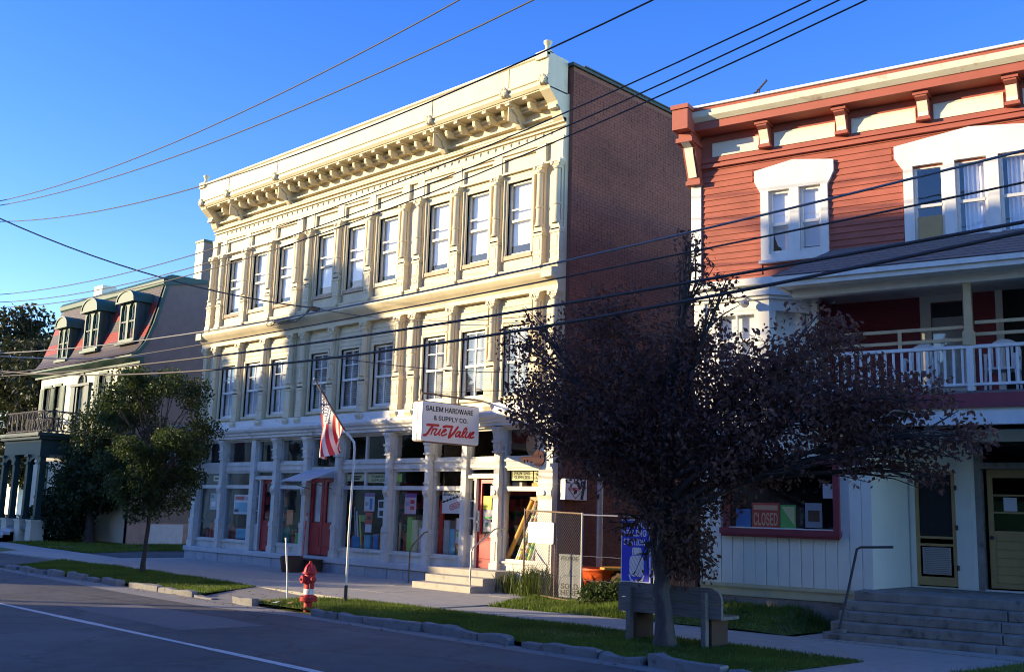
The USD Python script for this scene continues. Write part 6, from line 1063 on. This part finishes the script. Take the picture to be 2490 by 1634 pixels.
# ---------------------------------------------------------------- across the street, behind the photographer: what casts the long shadows
def far_house(name, label, x0, x1, y0, y1, ze, zr, hip, m, n=4, ridge='x'):
    t = thing(name, label, 'house', ((x0 + x1) / 2, (y0 + y1) / 2, 0)); a, b = (x1 - x0) / 2, (y1 - y0) / 2
    obj('wall', MB().box(-a, a, -b, b, -.05, ze), m, t)
    o = .3; e = hip
    if ridge == 'x': v = [(-a - o, -b - o, ze), (a + o, -b - o, ze), (a + o, b + o, ze), (-a - o, b + o, ze), (-a + e, 0, zr), (a - e, 0, zr)]; f3 = [(0, 4, 3), (1, 2, 5)]; f4 = [(0, 1, 5, 4), (2, 3, 4, 5), (3, 2, 1, 0)]
    else: v = [(-a - o, -b - o, ze), (a + o, -b - o, ze), (a + o, b + o, ze), (-a - o, b + o, ze), (0, -b + e, zr), (0, b - e, zr)]; f3 = [(0, 1, 4), (2, 3, 5)]; f4 = [(1, 2, 5, 4), (3, 0, 4, 5), (3, 2, 1, 0)]
    rf_ = MB().add(v, f3); rf_.add(v, f4); obj('roof', rf_, 'shingle_grey', t)
    for k in range(n):
        x = -a + (k + .5) * 2 * a / n
        for z in np.arange(1.2, ze - 1.6, 3.1): w_ = obj('window', MB().box(x - .5, x + .5, b, b + .04, z, z + 1.6), 'white_trim', t); obj('pane', MB().box(x - .42, x + .42, b + .04, b + .05, z + .08, z + 1.52), 'interior', w_)
    obj('door', MB().box(-.5, .5, b, b + .06, 0, 2.1), 'maroon_paint', t); obj('chimney', MB().box(-.4, .4, -.4, .4, zr - 1, zr + 1.2), 'brick_painted', t); return t
far_house('opposite_house', 'white three storey house across the street, opposite the cream block', -49, -36.3, -31, -23, 10.6, 13.0, 0, 'house_cream', 4)
far_house('opposite_house', 'low long house across the street, opposite the mansard house', -78, -51, -31, -23, 9.0, 11.6, 3, 'white_trim', 7)
far_house('opposite_block', 'large hipped house across the street, behind the photographer', -15.6, 6, -31, -22.4, 12.7, 13.9, 2.2, 'brick_painted', 6)
tw = thing('opposite_tower', 'tall gabled stair tower beside the white house across the street', 'tower', (-33.2, -25.0, 0))
obj('wall', MB().box(-1.5, 1.5, -1, 1, -.05, 13.2), 'house_cream', tw); obj('roof', MB().poly(Polygon([(-1.75, 12.9), (1.75, 12.9), (0, 15.3)]), -1.1, 1.1, 'y'), 'shingle_grey', tw)
for z in (2, 5, 8, 11): obj('window', MB().box(-.5, .5, 1.0, 1.05, z, z + 1.5), 'interior', tw)
def big(name, label, x, y, h, rx, seed, n=9000, lm='leaf_green'):
    r = np.random.default_rng(seed); cl = [(x + r.normal(0, rx * .4), y + r.normal(0, rx * .4), h * r.uniform(.4, .8), rx * .55, rx * .55, rx * .5) for k in range(9)] + [(x, y, h - rx * .6, rx * .55, rx * .55, rx * .6), (x, y, h * .6, rx * .9, rx * .9, h * .25)]
    return tree(name, label, 'tree', (x, y, 0), [(x, y, h * .2), (x, y, h * .4)], cl, n, .5, lm, 'bark_dark', .3, seed, .18, hs=.5, shell=.7)
big('street_maple', 'broad maple across the street, in front of the white house', -38.0, -23.0, 12.9, 2.0, 42, 11000)
big('street_maple', 'rounded maple across the street, right of the gabled tower', -29.0, -24.0, 9.2, 2.3, 43, 12000)
big('street_maple', 'low tree across the street at the edge of the gap', -24.6, -23.6, 5.9, 1.9, 44, 8000)
tree('street_maple', 'slender high crowned tree across the street, left of the large hipped house', 'tree', (-16.3, -22.3, 0), [(-16.3, -22.3, 3), (-16.2, -22.3, 5.5)], [(-16.4, -22.3, 7.4, 1.0, 1.0, 1.3), (-15.6, -22.0, 7.6, 1.0, .9, 1.4), (-15.9, -22.2, 8.3, .8, .8, .8)], 6000, .4, 'leaf_green', 'bark_dark', .14, 47, .15, hs=.6)
far_house('opposite_house', 'grey two storey house across the street, far right behind the photographer', 13, 27, -33, -24, 7.5, 10.4, 2.5, 'brick_painted', 5)
far_house('opposite_house', 'second two storey house across the street, far right', 32, 46, -33, -24, 7.0, 10.0, 2.5, 'house_cream', 5)
big('street_maple', 'dark maple across the street between the two far right houses', 29.5, -24, 10.5, 2.6, 51, 7000)
big('street_maple', 'dark maple across the street beyond the far right houses', 50, -26, 12, 3.5, 52, 7000)
big('street_maple', 'dark maple across the street right of the large hipped house', 9.3, -24.5, 10.5, 2.4, 53, 8000)
